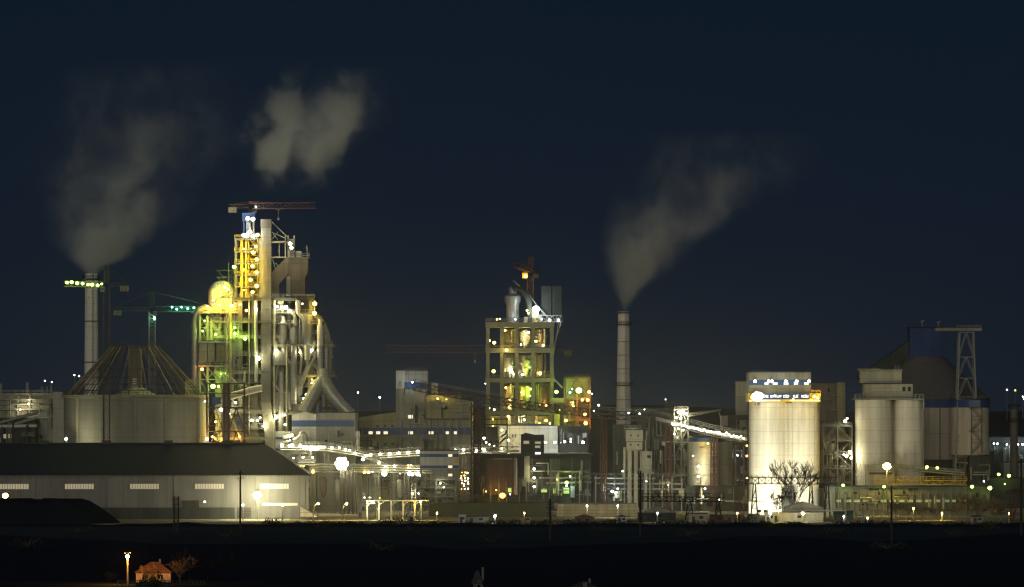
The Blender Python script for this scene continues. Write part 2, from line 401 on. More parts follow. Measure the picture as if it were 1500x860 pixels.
# ------------------------------------------------------------------ preheater tower
def preheater():
    Y0 = 1630.; D = 30.
    t = thing('preheater_tower', 'tallest floodlit cement tower of platforms, ducts and cyclones beside the round store', 'industrial tower', base(385, Y0, D/2))
    B = lambda: MB()
    kk = Y0/FPX
    # concrete frame
    def col(x, y0, y1, Y, w=2.2, name='column', m=M.conc): b = B(); b.box(X(x, Y)-w/2, X(x, Y)+w/2, Y, Y+w, 0 if y1 is None else Z(y1, Y), Z(y0, Y)); b.build(name, m, t)
    for Y in (Y0, Y0+14, Y0+28):
        for x in (320, 352, 373, 411, 455, 481): col(x, 438 if x < 460 else 505, None, Y, 2.4 if x not in (352,) else 1.6)
    for y, x0, x1, h in ((436, 346, 457, 5), (470, 318, 400, 3), (491, 318, 412, 5), (504, 396, 484, 4), (543, 318, 412, 5), (549, 408, 486, 3.4), (600, 318, 412, 6), (603, 400, 470, 5), (640, 318, 430, 5)):
        b = B(); b.box(X(x0, Y0)-1, X(x1, Y0)+1, Y0-1.6, Y0+D+1, Z(y+h, Y0), Z(y, Y0)); p = b.build('floor_slab', M.darkwall if y == 436 else M.conc, t)
        b = B(); xa, xb = X(x0, Y0)-1, X(x1, Y0)+1; b.rail([(xa, Y0-1.5, Z(y, Y0)), (xb, Y0-1.5, Z(y, Y0))], 1.3, 2.4, .17); b.build('railing', M.steel, p)
    # back walls so that the frame does not read as empty
    for x0, y0, x1, y1 in ((322, 440, 396, 490), (322, 494, 372, 543), (376, 494, 410, 543), (322, 548, 410, 600), (376, 606, 425, 640), (398, 442, 453, 470), (414, 508, 452, 549), (322, 606, 372, 690), (415, 555, 455, 603)):
        b = B(); b.pbox(Y0+12.1 if x0 < 390 else Y0+20, x0, y0, x1, y1, .5); b.build('wall_panel', M.concp, t)
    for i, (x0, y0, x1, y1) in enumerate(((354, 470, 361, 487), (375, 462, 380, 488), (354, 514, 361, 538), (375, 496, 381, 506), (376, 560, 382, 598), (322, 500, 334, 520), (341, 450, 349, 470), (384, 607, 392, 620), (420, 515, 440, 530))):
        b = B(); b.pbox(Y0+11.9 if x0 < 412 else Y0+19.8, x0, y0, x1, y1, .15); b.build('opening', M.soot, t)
    # core of the upper steel tower
    for x in (345.5, 354, 360.5, 381):
        for Y in (Y0+2, Y0+14): col(x, 349, 436, Y, .9 if x != 354 else 1.1, 'steel_column', M.yel if x in (354, 360.5) else M.steel)
    for y in (349, 368, 385, 402, 419):
        b = B(); b.box(X(343, Y0), X(384, Y0), Y0+1.5, Y0+16, Z(y, Y0)-.5, Z(y, Y0)); p = b.build('deck', M.steel, t)
        b = B(); b.rail([(X(343, Y0), Y0+1.6, Z(y, Y0)), (X(384, Y0), Y0+1.6, Z(y, Y0))], 1.3, 2, .16); b.build('railing', M.yel, p)
    b = B(); b.stairs(X(370, Y0), Y0+5, Z(436, Y0), Z(349, Y0), 3.6, 4, 3.4, .28); b.build('stair', M.yel, t)
    b = B(); b.stairs(X(378, Y0), Y0+9, Z(436, Y0), Z(352, Y0), 2.4, 3, 3.0, .24); b.build('stair', M.steel, t)
    b = B()
    for i in range(10):
        x0 = RND.uniform(346, 382); y0 = RND.uniform(352, 420)
        b.tube([(X(x0, Y0), Y0+RND.uniform(6, 13), Z(y0, Y0)), (X(x0, Y0), Y0+RND.uniform(6, 13), Z(min(436, y0+RND.uniform(15, 60)), Y0))], RND.uniform(.25, .6), 8)
    b.build('pipework', M.steel, t)
    b = B(); b.pbox(Y0+13, 346, 352, 381, 436, .4); b.build('backing_panel', M.brown, t)
    # blue crown
    b = B(); b.pbox(Y0+3, 355, 312, 373, 324, 5); b.build('crown_panel', M.blue, t)
    b = B(); b.pbox(Y0+6, 356, 324, 358.5, 349, 1); b.build('crown_panel', M.blue, t)
    for x in (362, 366, 371.5): col(x, 324, 349, Y0+5, .7, 'steel_column', M.white)
    b = B(); b.tube([P(364, 325, Y0+4), P(366, 338, Y0+4), P(363, 349, Y0+4)], .7, 8); b.build('pipe', M.pipe, t)
    b = B(); b.rail([P(354, 349, Y0+2), P(384, 349, Y0+2)], 2, 2, .2); b.build('railing', M.steel, t)
    # big riser duct
    b = B(); b.pbox(Y0-3, 382.5, 334, 396.5, 590, 4.5); b.build('riser_duct', mat('dusty_duct', (.23, .22, .18), .8, ring=3.), t)
    b = B(); b.pbox(Y0-3.2, 381.8, 321, 397, 334, 4.9); b.build('riser_hood', M.brown, t)
    b = B(); b.pprism(Y0-3, [(382.5, 590), (396.5, 590), (403, 640), (404, 690), (390, 690), (388, 640)], 4.5); b.build('riser_duct', M.conc2, t)
    for y in range(345, 590, 18):
        b = B(); b.box(X(382, Y0-3), X(397, Y0-3), Y0-3.25, Y0+1.7, Z(y, Y0)-.2, Z(y, Y0)+.15); b.build('flange', M.steel, t)
    # hopper at upper right with inclined duct
    Yh = Y0+4
    b = B(); b.pprism(Yh, [(419.5, 378), (450.5, 378), (450.5, 399), (446.5, 407), (446.5, 433), (423, 433), (423, 407), (419.5, 399)], 9); b.build('hopper', M.brown, t)
    for x in (421, 424): b = B(); b.tube([P(x, 405, Yh-.6), P(x, 434, Yh-.6)], .45, 8); b.build('pipe', M.pipe, t)
    b = B(); b.pprism(Yh-1, [(398, 399), (422, 374), (422, 402), (409, 416), (409, 436), (398, 436)], 5); b.build('inclined_duct', M.brown, t)
    b = B(); b.box(X(417, Yh), X(453, Yh), Yh-1, Yh+10, Z(378, Yh), Z(377, Yh)); p = b.build('deck', M.steel, t)
    b = B(); b.rail([P(425, 377, Yh-.8), P(453, 377, Yh-.8)], 1.6, 2, .2); b.build('railing', M.steel, p)
    b = B(); b.beam(P(450, 378, Yh), P(449.5, 360, Yh), .3); b.build('antenna', M.steel, t)
    b = B(); b.box(X(398, Yh), X(425, Yh), Yh-1, Yh+4, Z(356, Yh), Z(353, Yh)); b.box(X(398, Yh), X(420, Yh), Yh-1, Yh+4, Z(378, Yh), Z(376, Yh)); b.build('gangway', M.conc2, t)
    b = B()
    for a, c in (((398, 325), (421, 347)), ((398, 351), (407, 340)), ((407, 351), (400, 342)), ((398, 376), (405, 398)), ((404, 385), (412, 398)), ((409, 356), (409, 378)), ((398, 340), (420, 350))): b.beam(P(*a, Yh), P(*c, Yh), .3)
    for x in (418, 422, 431): b.beam(P(x, 345, Yh), P(x, 378, Yh), .5)
    b.build('bracing', M.conc2, t)
    b = B(); b.pbox(Yh, 423, 350, 430, 378, 4); b.pbox(Yh, 433, 368, 441, 378, 5); b.build('drive_house', M.white, t)
    # scaffold and dome at left
    b = B()
    for x in (319, 327, 335, 344):
        for Y in (Y0-2, Y0+4): b.beam(P(x, 395-abs(335-x)*-1.2 if x < 335 else 385, Y), P(x, 455, Y), .22)
    for y in (396, 406, 416, 426, 436, 446):
        b.beam(P(317, y, Y0-2), P(346, y, Y0-2), .2); b.beam(P(319, y, Y0-2), P(327, y+10, Y0-2), .16); b.beam(P(344, y, Y0-2), P(335, y+10, Y0-2), .16)
    b.build('scaffold', M.dark, t)
    Yd = Y0+6; xd = X(325, Yd); rd = 20*Yd/FPX; zb, zs = Z(455, Yd), Z(430, Yd)
    MB().lathe(xd, Yd, [(rd, zb), (rd, zs)]+[(rd*math.cos(a), zs+rd*.95*math.sin(a)) for a in [i*math.pi/16 for i in range(1, 8)]]+[(.3, zs+rd*.95)], 40).build('dome_vessel', M.silo, t)
    b = B(); b.box(X(296, Y0), X(350, Y0), Y0-2, Y0+16, Z(459, Y0), Z(456, Y0)); p = b.build('platform', M.conc, t)
    MB().rail([P(296, 456, Y0-1.9), P(350, 456, Y0-1.9)], 1.3, 2.2, .18).build('railing', M.yel, p)
    b = B(); b.tube([P(318, 440, Y0-.5), P(336, 428, Y0-.5)], .35, 8); b.tube([P(330, 455, Y0-1), P(330, 437, Y0-1)], .3, 8); b.build('pipe', M.steel, t)
    # inverted U duct and long downcomer
    b = B(); q = [P(286, 560, Y0+2), P(286, 474, Y0+2), P(288, 462, Y0+2), P(293, 454, Y0+2), P(301, 451, Y0+2), P(308, 455, Y0+2), P(312, 464, Y0+2), P(316, 476, Y0+2)]
    b.tube(q, 5.4*kk, 20); b.build('downcomer', M.pipe, t)
    b = B(); b.tube([P(286, 557, Y0+2), P(288, 600, Y0+2), P(290, 680, Y0+2)], 5.4*kk, 20); b.build('downcomer', M.conc2, t)
    b = B(); b.pbox(Y0+1, 271, 556, 282, 600, 6); b.build('annex', M.conc2, t)
    # left bunkers
    for xa, xb in ((292, 304), (305, 315), (318, 336)):
        b = B(); ya, yb = 503, 531; x0, x1 = X(xa, Y0), X(xb, Y0)
        b.box(x0, x1, Y0-2, Y0+6, Z(yb, Y0), Z(ya, Y0)); b.build('bunker', M.sheet if xb < 320 else M.brown, t)
    for y in (500, 535):
        b = B(); b.box(X(291, Y0), X(340, Y0), Y0-2.6, Y0+8, Z(y+2.5, Y0), Z(y, Y0)); p = b.build('platform', M.steel, t)
        MB().rail([P(291, y, Y0-2.5), P(340, y, Y0-2.5)], 1.3, 2.2, .18).build('railing', M.steel, p)
    for x in (293, 304, 330, 341): col(x, 462, None, Y0-1, .9, 'steel_column', M.steel)
    b = B()
    for (x0, x1) in ((293, 304), (304, 318), (318, 330), (330, 341)):
        for (ya, yb) in ((462, 480), (480, 500), (538, 556), (556, 575)):
            b.beam(P(x0, ya, Y0-.6), P(x1, yb, Y0-.6), .26); b.beam(P(x0, yb, Y0-.6), P(x1, yb, Y0-.6), .26)
            if RND.random() < .6: b.beam(P(x1, ya, Y0-.6), P(x0, yb, Y0-.6), .26)
    b.build('bracing', M.olive, t)
    b = B()
    for x0, x1, ya, yb in ((308, 318, 470, 484), (326, 320, 466, 484), (300, 310, 482, 472)): b.tube([P(x0, ya, Y0), P(x1, yb, Y0), P(x1, 499, Y0)], .9, 10)
    b.build('chute', M.conc2, t)
    # cyclones and ducts at right
    def cyc(x, r, y0, y1, y2, rb, m=M.pipe, dy=0):
        Y = Y0+dy; xx = X(x, Y); MB().lathe(xx, Y, [(rb*kk, Z(y2, Y)), (r*kk, Z(y1, Y)), (r*kk, Z(y0, Y)), (r*.6*kk, Z(y0-3, Y)), (r*.5*kk, Z(y0-10, Y))], 28).build('cyclone', m, t)
    cyc(414, 7, 474, 496, 508, 4); cyc(430.5, 6.5, 479, 498, 507, 5); cyc(449, 10, 462, 490, 520, 4.6, M.steel); cyc(469, 4.6, 478, 503, 506, 4.4, M.silo, -3)
    for x, r, y0, y1, m, dy in ((430.5, 4.3, 506, 592, M.pipe, -2), (420.5, 1.6, 508, 690, M.conc2, -4), (450.5, 4.3, 505, 527, M.silo, -4), (469, 4.4, 506, 550, M.pipe, -3), (478, 3, 509, 556, M.pipe, -2), (412, 3.6, 545, 640, M.pipe, -2), (439, 1.2, 440, 505, M.steel, -2), (402, 1.3, 440, 700, M.conc2, -3), (375, 2.6, 440, 560, M.white, -2), (337, 2.2, 438, 560, M.olive, -2), (332, 1, 440, 650, M.steel, -3), (365, 1.1, 440, 640, M.steel, -2), (358, 1.4, 545, 690, M.conc2, -3)):
        b = B(); b.tube([P(x, y0, Y0+dy), P(x, y1, Y0+dy)], r*kk, 16); b.build('pipe', m, t)
    b = B(); b.tube([P(452, 462, Y0+3), P(459, 462, Y0+3), P(466, 467, Y0+3), P(472, 477, Y0+3), P(477, 492, Y0+3), P(479.5, 510, Y0+3), P(480, 535, Y0+3), P(479, 556, Y0+3)], [6.4*kk]*5+[5*kk]*3, 20); b.build('gas_duct', M.pipe, t)
    b = B(); b.tube([P(449, 520, Y0-3), P(452, 535, Y0-3), P(446, 550, Y0-3), P(441, 563, Y0-3)], 3.2*kk, 14); b.tube([P(462, 522, Y0-4), P(452, 540, Y0-4), P(443, 562, Y0-4)], 2*kk, 12); b.build('chute', M.pipe, t)
    for x, r, y0, y1, y2, rb, m_, dy in ((441, 6, 470, 492, 508, 3, M.conc, 4), (457, 6, 512, 532, 548, 3, M.pipe, 3), (423, 5, 452, 470, 482, 2.5, M.steel, 5), (437, 7, 552, 572, 590, 3, M.sheet, 2), (404, 5, 470, 490, 502, 2.5, M.conc, 3), (408, 6, 556, 578, 596, 3, M.steel, 3), (420, 6, 560, 580, 598, 3, M.conc2, 1)): cyc(x, r, y0, y1, y2, rb, m_, dy)
    for q, r, m_ in (([(436, 440), (436, 458), (444, 466), (452, 474)], 3.2, M.pipe), ([(425, 455), (432, 462), (433, 478)], 2.6, M.steel), ([(415, 508), (418, 524), (428, 534), (429, 560)], 2.6, M.pipe), ([(461, 500), (458, 514), (448, 524)], 2.4, M.conc), ([(400, 560), (410, 572), (424, 576), (425, 600)], 2.4, M.pipe), ([(436, 505), (442, 518), (440, 548)], 2.2, M.conc2), ([(455, 530), (466, 540), (468, 556)], 2.6, M.steel), ([(474, 470), (470, 500), (462, 520)], 1.6, M.dark), ([(404, 500), (408, 530), (404, 560)], 2.0, M.conc), ([(446, 600), (440, 612), (430, 640)], 2.4, M.pipe), ([(322, 600), (340, 612), (352, 640), (352, 690)], 2.2, M.conc), ([(330, 545), (345, 560), (362, 566)], 1.8, M.pipe)):
        b = B(); b.tube([P(x, y, Y0-1.8) for x, y in q], r*kk, 16); b.build('gas_duct', m_, t)
    for x0, y0, x1, y1, m_ in ((400, 455, 412, 468, M.darkwall), (424, 540, 436, 549, M.brown), (452, 492, 462, 503, M.darkwall), (400, 575, 410, 600, M.sheet), (428, 592, 445, 603, M.brown), (339, 505, 350, 520, M.sheet), (364, 548, 372, 566, M.darkwall), (341, 612, 356, 628, M.blue), (362, 640, 384, 655, M.sheet), (326, 628, 340, 642, M.brown)):
        b = B(); b.pbox(Y0-1.4, x0, y0, x1, y1, 4); b.build('machine_house', m_, t)
    for y, x0, x1 in ((458, 398, 456), (474, 400, 470), (488, 436, 482), (520, 400, 486), (534, 404, 484), (566, 400, 460), (580, 318, 400), (615, 318, 384), (628, 318, 400), (520, 318, 384), (560, 318, 382)):
        b = B(); b.box(X(x0, Y0), X(x1, Y0), Y0-2.1, Y0-.4, Z(y, Y0)-.25, Z(y, Y0)); p = b.build('walkway', M.steel, t)
        MB().rail([P(x0, y, Y0-2.05), P(x1, y, Y0-2.05)], 1.2, 2.2, .15).build('railing', M.steel, p)
    # forked duct running down to the roof
    b = B(); b.tube([P(472, 556, Y0-4), P(466, 566, Y0-5), P(457, 582, Y0-6), P(446, 604, Y0-7)], [9*kk, 10*kk, 10*kk, 10*kk], 22); b.build('gas_duct', M.pipe, t)
    b = B(); b.tube([P(474, 540, Y0-4), P(474, 552, Y0-4), P(477, 563, Y0-5), P(486, 578, Y0-6), P(499, 593, Y0-7), P(514, 608, Y0-8)], [6*kk, 8*kk, 10*kk, 10*kk, 9.5*kk, 9*kk], 22); b.build('gas_duct', M.pipe, t)
    for x0, x1 in ((463, 467), (472, 476)): b = B(); b.pbox(Y0-5, x0, 568, x1, 603, 1); b.build('steel_column', M.steel, t)
    b = B(); b.pbox(Y0-6, 470, 596, 494, 599, 4); b.build('beam', M.red, t)
    b = B(); b.pbox(Y0-4, 400, 516, 419, 535, 6); b.build('filter_box', M.sheet, t)
    b = B(); b.pbox(Y0-2, 430, 582, 470, 590, 10); b.build('duct_support', M.darkwall, t)
    b = B(); b.pbox(Y0-2, 440, 440, 452, 458, 6); b.build('drive_house', M.soot, t)
    b = B()
    b.beam(P(457, 444, Y0-1.5), P(462, 444, Y0-1.5), .4); b.beam(P(461, 440, Y0-1.5), P(461, 466, Y0-1.5), .4); b.build('lamp_bracket', M.yel, t)
    b = B(); b.beam(P(484, 504, Y0-1), P(489, 504, Y0-1), .4); b.beam(P(482, 512, Y0-1), P(488, 524, Y0-1), .3); b.beam(P(486, 500, Y0-1), P(486, 524, Y0-1), .25); b.beam(P(482, 524, Y0-1), P(489, 524, Y0-1), .3); b.build('bracket', M.steel, t)
    b = B(); b.tube([P(338, 578, Y0-6), P(365, 570, Y0-6), P(384, 566, Y0-6)], .8, 10); b.tube([P(338, 583, Y0-6), P(365, 575, Y0-6), P(384, 571, Y0-6)], .8, 10); b.build('pipe', M.silo, t)
    # random service pipes and ladders
    for i in range(46):
        x = RND.uniform(322, 480); lo = 440 if x < 455 else 508
        y = RND.uniform(lo, 640); dy = RND.uniform(-1.2, 9); ln = RND.uniform(12, 70)
        b = B()
        if i % 3: b.tube([P(x, y, Y0+dy), P(x, min(700, y+ln), Y0+dy)], RND.uniform(.16, .5), 8)
        else: b.tube([P(x, y, Y0+dy), P(min(480, x+ln*.5), y+RND.uniform(-3, 3), Y0+dy)], RND.uniform(.16, .4), 8)
        b.build('pipe', RND.choice([M.steel, M.pipe, M.dark, M.conc2, M.red]), t)
    for x, ya, yb in ((347, 440, 545), (398.5, 440, 560), (427, 510, 600), (446, 468, 500), (324, 545, 690)):
        b = B(); b.stairs(X(x, Y0), Y0-1.2, Z(yb, Y0), Z(ya, Y0), 1.8, 1.6, 3, .16); b.build('stair', M.steel, t)
    # lamps
    for q in ((363, 320, 'W', 1.2, 3500), (370.5, 321, 'C', 1.3, 3500), (377, 344, 'W', 1.0, 1500), (361, 345, 'C', 1.5, 3500), (366, 340, 'C', 1.3, 2500), (371, 346, 'C', 1.2, 0), (357, 345, 'C', 1.1, 0),
              (375, 361, 'Y', .9, 1800), (371, 370, 'Y', 1.2, 1800), (376, 380, 'Y', 1.1, 1800), (370, 390, 'Y', 1.1, 1800), (376, 399, 'Y', 1.1, 1800), (367, 410, 'Y', 1.1, 1800), (376, 419, 'Y', 1.2, 1800), (370, 428, 'Y', 1.0, 1500), (357, 425, 'Y', .5, 800), (357, 395, 'Y', .5, 800), (357, 365, 'Y', .5, 800),
              (343, 391, 'G', 1.2, 1000), (329, 421, 'G', 1.0, 2200), (334, 424, 'G', .9, 0), (313, 440, 'Y', .6, 2600), (322, 447, 'Y', .6, 2200), (340, 448, 'Y', .9, 2200), (304, 449, 'Y', .6, 1200), (352, 446, 'Y', .7, 900),
              (425, 357, 'W', 1.2, 2200), (427, 363, 'W', 1.0, 1500),
              (413, 450, 'W', 1.0, 1500), (419, 450, 'W', 1.2, 2500), (424, 455, 'W', 1.0, 1500), (406, 449, 'W', .8, 1000), (443, 445, 'W', .5, 0), (461, 445, 'Y', 1.4, 1500), (460.5, 459, 'Y', 1.4, 1500),
              (361, 455, 'Y', .9, 1200), (375, 452, 'W', .7, 1500), (344, 489, 'G', .9, 1800), (344, 480, 'G', .7, 900), (359, 496, 'G', 1.2, 1500), (378.5, 525, 'W', 1.4, 3500), (385, 528, 'W', .6, 0), (405, 515, 'W', 1.4, 2500), (457, 513, 'W', .8, 1200), (439, 516, 'W', .5, 800),
              (316, 490, 'G', .8, 900), (297, 485, 'G', .6, 900), (300, 470, 'G', .5, 900), (296, 541, 'A', 1.1, 800), (312, 566, 'G', 1.5, 2500), (320, 566, 'G', .8, 0), (324, 548, 'G', .5, 700),
              (324, 600, 'W', 1.2, 2500), (345, 590, 'W', .8, 1800), (345, 580, 'W', .6, 0), (336, 606, 'W', .6, 1200), (316, 618, 'Y', .7, 2500), (404, 611, 'W', 1.4, 3500), (369, 616, 'W', .9, 1200), (377, 616, 'W', .7, 900), (387, 624, 'W', .9, 1800), (381, 612, 'W', .6, 0),
              (449, 578, 'W', .9, 1200), (445, 584, 'W', .7, 800), (443, 590, 'W', .6, 0), (457, 556, 'Y', .5, 600), (457, 561, 'W', .6, 0), (417, 608, 'W', .6, 800), (417, 622, 'Y', .6, 0), (312, 640, 'Y', .9, 2500), (330, 645, 'Y', .9, 2500), (350, 640, 'A', .7, 1500)):
        lamp(t, P(q[0], q[1], Y0-2.5 if q[0] > 310 or q[1] > 460 else Y0-3.5), q[2], q[3], q[4]*((1.9 if q[2] in 'GY' and q[0] < 350 else .9) if q[1] < 462 else (.75 if q[2] in 'GYA' else .4)))
    return t
preheater()
crane('tower crane perched on top of the tallest floodlit tower', 1640., 368, 302, 463, 336, M.crane, base_y=312, apex=7, mw=2.2, jh=1.8,
      lamps=[(375, 303, 'W', .5, 400)])
# red scaffold tower in front
def red_frame():
    Y = 1600.
    t = thing('trestle_tower', 'rust red steel trestle tower between round store and preheater tower', 'trestle', base(330, Y, 6))
    for d in (0, 10):
        for x in (303, 327.5, 335, 358): b = MB(); b.beam(P(x, 560, Y+d), (X(x, Y+d), Y+d, 0), .75 if x != 335 else .9); b.build('post', M.red, t)
        b = MB()
        for y in (562, 576, 597, 632, 655): b.beam(P(303, y, Y+d), P(358, y, Y+d), .5)
        for y0, y1 in ((597, 632), (632, 668)):
            for a, c, e in ((303, 315, 327), (335, 346, 358)): b.beam(P(a, y1, Y+d), P(c, y0, Y+d), .4); b.beam(P(c, y0, Y+d), P(e, y1, Y+d), .4)
        for y in (608, 615, 624, 640, 648): b.beam(P(303, y, Y+d), P(327, y, Y+d), .2)
        b.build('bracing', M.red, t)
    b = MB()
    for x in (303, 327.5, 358):
        for y in (562, 597, 632): b.beam(P(x, y, Y), P(x, y, Y+10), .4)
    b.build('cross_beam', M.red, t)
    b = MB(); b.pbox(Y+2, 311, 582, 323, 592, 3); b.build('cabin', M.blue, t)
    b = MB(); b.pbox(Y+1, 328, 562, 334, 660, 3); b.build('hoist_shaft', M.brown, t)
red_frame()

# ------------------------------------------------------------------ buildings at far left
def left_block():
    Y = 1690.
    t = thing('factory_block', 'low concrete factory block with pipes and stub stacks left of the round store', 'building', base(30, Y, 15))
    b = MB(); b.pbox(Y, -60, 576, 92, None, 40); b.build('wall', M.conc, t)
    b = MB(); b.pbox(Y-4, 78, 574, 94, None, 30); b.build('stair_tower', M.conc2, t)
    b = MB(); b.pbox(Y-8, -40, 612, 52, None, 7.9); b.build('annex', M.darkwall, t)
    b = MB(); b.pbox(Y-.4, 28, 590, 40, 615, .39); b.build('recess', M.brown, t)
    b = MB(); b.pbox(Y-.4, 56, 600, 70, 640, .39); b.build('recess', M.sheet, t)
    b = MB()
    for y in (585, 592, 600): b.tube([P(-20, y, Y-1), P(60, y, Y-1)], .4, 8)
    for y0, y1 in ((604, 622), (612, 630)): b.tube([P(-10, y1, Y-8.6), P(55, y0, Y-8.6)], .7, 10)
    for x in (15, 26, 44): b.tube([P(x, 580, Y-1), P(x, 640, Y-1)], .35, 8)
    b.build('pipe', M.steel, t)
    b = MB(); b.tube([P(-20, 625, Y-8.6), P(54, 624, Y-8.6)], .9, 10); b.build('pipe', M.pipe, t)
    for x, y in ((1, 562), (40, 560), (62, 566), (69, 566), (75, 564)):
        b = MB(); b.tube([P(x, y, Y+5), P(x, 577, Y+5)], .8 if x < 50 else .4, 10); b.build('stub_stack', M.steel, t)
    windows(t, Y-8, [(4, 636, 9, 642), (12, 636, 17, 642)], M.gws)
    b = MB(); b.rail([P(-10, 576, Y+.3), P(77, 576, Y+.3)], 1.2, 3, .15); b.build('railing', M.steel, t)
    for q in ((42, 592, 'W', .6, 900), (66, 558, 'C', .4, 0), (76, 560, 'C', .4, 0), (30, 600, 'W', .4, 700)): plamp(t, q[0], q[1], Y-2.2, *q[2:])
left_block()
def heap():
    b = MB(); n, m = 26, 9; Y = 1446; xc = X(55, Y)
    for i in range(m+1):
        f = i/m
        for j in range(n):
            a = 2*math.pi*j/n; r = 1-f*.86; w = 1+.07*math.sin(3*a+1)+.05*math.sin(7*a)
            b.v.append(Vector((xc+27*r*math.cos(a)*w, Y+13*r*math.sin(a)*w, 8.0*min(1, 1.45*(1-(1-f)**1.7))*(1+.08*math.sin(5*a)+.05*math.sin(11*a))-.1)))
    b.f = [(i*n+j, i*n+(j+1) % n, (i+1)*n+(j+1) % n, (i+1)*n+j) for i in range(m) for j in range(n)]+[tuple(m*n+j for j in range(n))]
    b.sm = [True]*len(b.f)
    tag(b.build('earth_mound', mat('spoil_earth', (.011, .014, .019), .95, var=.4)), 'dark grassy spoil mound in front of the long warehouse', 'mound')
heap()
# ------------------------------------------------------------------ blue striped hall under the preheater
def striped_hall():
    Y = 1600.
    t = thing('blue_striped_hall', 'grey clad hall with one broad blue stripe below the forked duct', 'building', base(473, Y, 15))
    b = MB(); b.pbox(Y+1.5, 463, 605, 520, None, 28); b.build('wall', M.sheet, t)
    b = MB(); b.pprism(Y, [(427.5, 608), (445, 603.5), (463, 607), (463, 745), (427.5, 745)], 26); b.build('wall', M.white, t)
    b = MB(); b.pbox(Y+1.3, 463.1, 616, 519, 625, .15); b.pbox(Y-.2, 427.6, 616, 463, 625, .15); b.build('stripe', M.blue, t)
    b = MB(); b.pbox(Y+1, 462, 603.6, 521, 605, 30); b.build('roof', M.roof, t)
    b = MB(); b.pcyl(Y-3, 444, 636, 662, 6, 20); b.pcyl(Y-3, 444, 632, 636, 6, 20, 2.5); b.build('filter_vessel', M.sheet, t)
    b = MB(); b.tube([P(441, 634, Y-3), P(438, 640, Y-4), P(430, 645, Y-4)], .7, 8); b.build('pipe', M.silo, t)
    b = MB(); b.pcyl(Y-4, 524, 632, 640, 3.4, 16); b.pcyl(Y-4, 524, 640, 668, 2.8, 16); b.build('dust_pipe', M.pipe, t)
    # lit annex with blue stripe at the left
    b = MB(); b.pbox(Y-2, 403.5, 632, 427, None, 14); b.build('annex', M.white, t)
    b = MB(); b.pbox(Y-2.2, 404, 640, 427, 643.5, .15); b.build('stripe', M.blue, t)
    b = MB(); b.pbox(Y-2.2, 404, 656, 414, 660, .15); b.build('stripe', M.blue, t)
    b = MB(); b.tube([P(414, 641, Y-4), P(430, 637, Y-4)], .9, 10); b.tube([P(412, 650, Y-4), P(426, 646, Y-4)], .8, 10); b.build('pipe', M.pipe, t)
    for q in ((418, 622, 'W', .7, 1200), (424, 640, 'W', .6, 1200)): plamp(t, q[0], q[1], Y-5, *q[2:])
striped_hall()

# ------------------------------------------------------------------ lamp lined pipe bridges
def bridge(label, Y, pts, lamps, w=3.0, m=M.steel, legs=(), th=1.6, cat='pipe bridge', rail=True, pipes=2, name='pipe_bridge', post=None):
    v = [P(x, y, Y) for x, y in pts]
    c = sum(v, Vector())/len(v)
    t = thing(name, label, cat, (c.x, c.y, 0))
    b = MB()
    for a, e in zip(v, v[1:]): b.truss(a, e, w, th, max(2, int((e-a).length/2.4)), .28, .2)
    b.build('truss', m, t)
    b = MB()
    for a, e in zip(v, v[1:]): b.beam(a+Vector((0, 0, th/2+.1)), e+Vector((0, 0, th/2+.1)), w, .15)
    b.build('walkway', M.steel, t)
    if rail:
        b = MB(); b.rail([q+Vector((0, -w/2, th/2+.2)) for q in v], 1.2, 2.2, .14); b.build('railing', m, t)
    for i in range(pipes):
        b = MB(); b.tube([q+Vector((0, -w/2-.4-.1*i, -th/2-.2+i*.9)) for q in v], .3, 8); b.build('pipe', M.pipe, t)
    for x in legs:
        for q0, q1 in zip(pts, pts[1:]):
            if min(q0[0], q1[0]) <= x <= max(q0[0], q1[0]):
                y = q0[1]+(q1[1]-q0[1])*(x-q0[0])/(q1[0]-q0[0]); break
        b = MB(); z = Z(y, Y)-th/2
        b.truss((X(x, Y), Y, 0), (X(x, Y), Y, z), 1.6, w*.8, max(3, int(z/2.6)), .26, .18); b.build('leg', post or m, t)
    for q in lamps:
        lp = plamp(t, q[0], q[1], Y-w/2-.8, q[2], q[3], q[4]*.36)
    return t
bridge('bright lamp lined pipe bridge in front of the blue striped hall', 1590., [(411, 655), (476, 656), (530, 664), (590, 689)],
       [(413, 652, 'W', 1.0, 1500), (424, 653, 'W', .9, 0), (428, 652, 'W', 1.1, 1800), (440, 653, 'W', 1.0, 1200), (445, 655, 'W', 1.0, 0), (449, 655, 'W', 1.1, 1800), (456, 657, 'W', 1.4, 2200), (461, 657, 'W', 1.2, 0), (466, 656, 'W', .9, 1200), (471, 655, 'W', .7, 0), (475, 655, 'W', .7, 0),
        (486, 656, 'W', .9, 1500), (497, 656, 'W', .7, 0), (506, 658, 'W', .7, 900), (512, 660, 'W', .6, 0), (520, 664, 'W', .8, 1500), (532, 673, 'W', 1.0, 1800), (537, 667, 'W', .7, 0), (555, 679, 'W', .6, 900)],
       legs=(420, 478, 505, 545))
bridge('walkway with six lamps running right from the floodlight mast', 1596., [(528, 670), (560, 667), (616, 663.5)],
       [(543, 666, 'W', .8, 900), (557, 665.5, 'W', .9, 900), (571, 665, 'W', 1.0, 900), (584, 664, 'W', .9, 900), (598, 663, 'W', .9, 900), (612, 661.5, 'W', 1.0, 900), (541, 667.5, 'W', .6, 0)],
       legs=(535, 575, 606), pipes=3)
bridge('dim covered walkway with scattered lamps left of the red trestle', 1612., [(662, 662), (697, 659), (760, 657)],
       [(667, 659, 'W', .6, 700), (679, 659, 'W', .9, 1200), (698, 660, 'W', .8, 1000), (710, 659, 'W', .7, 900), (735, 657, 'W', .6, 600)], legs=(680, 735), pipes=1)
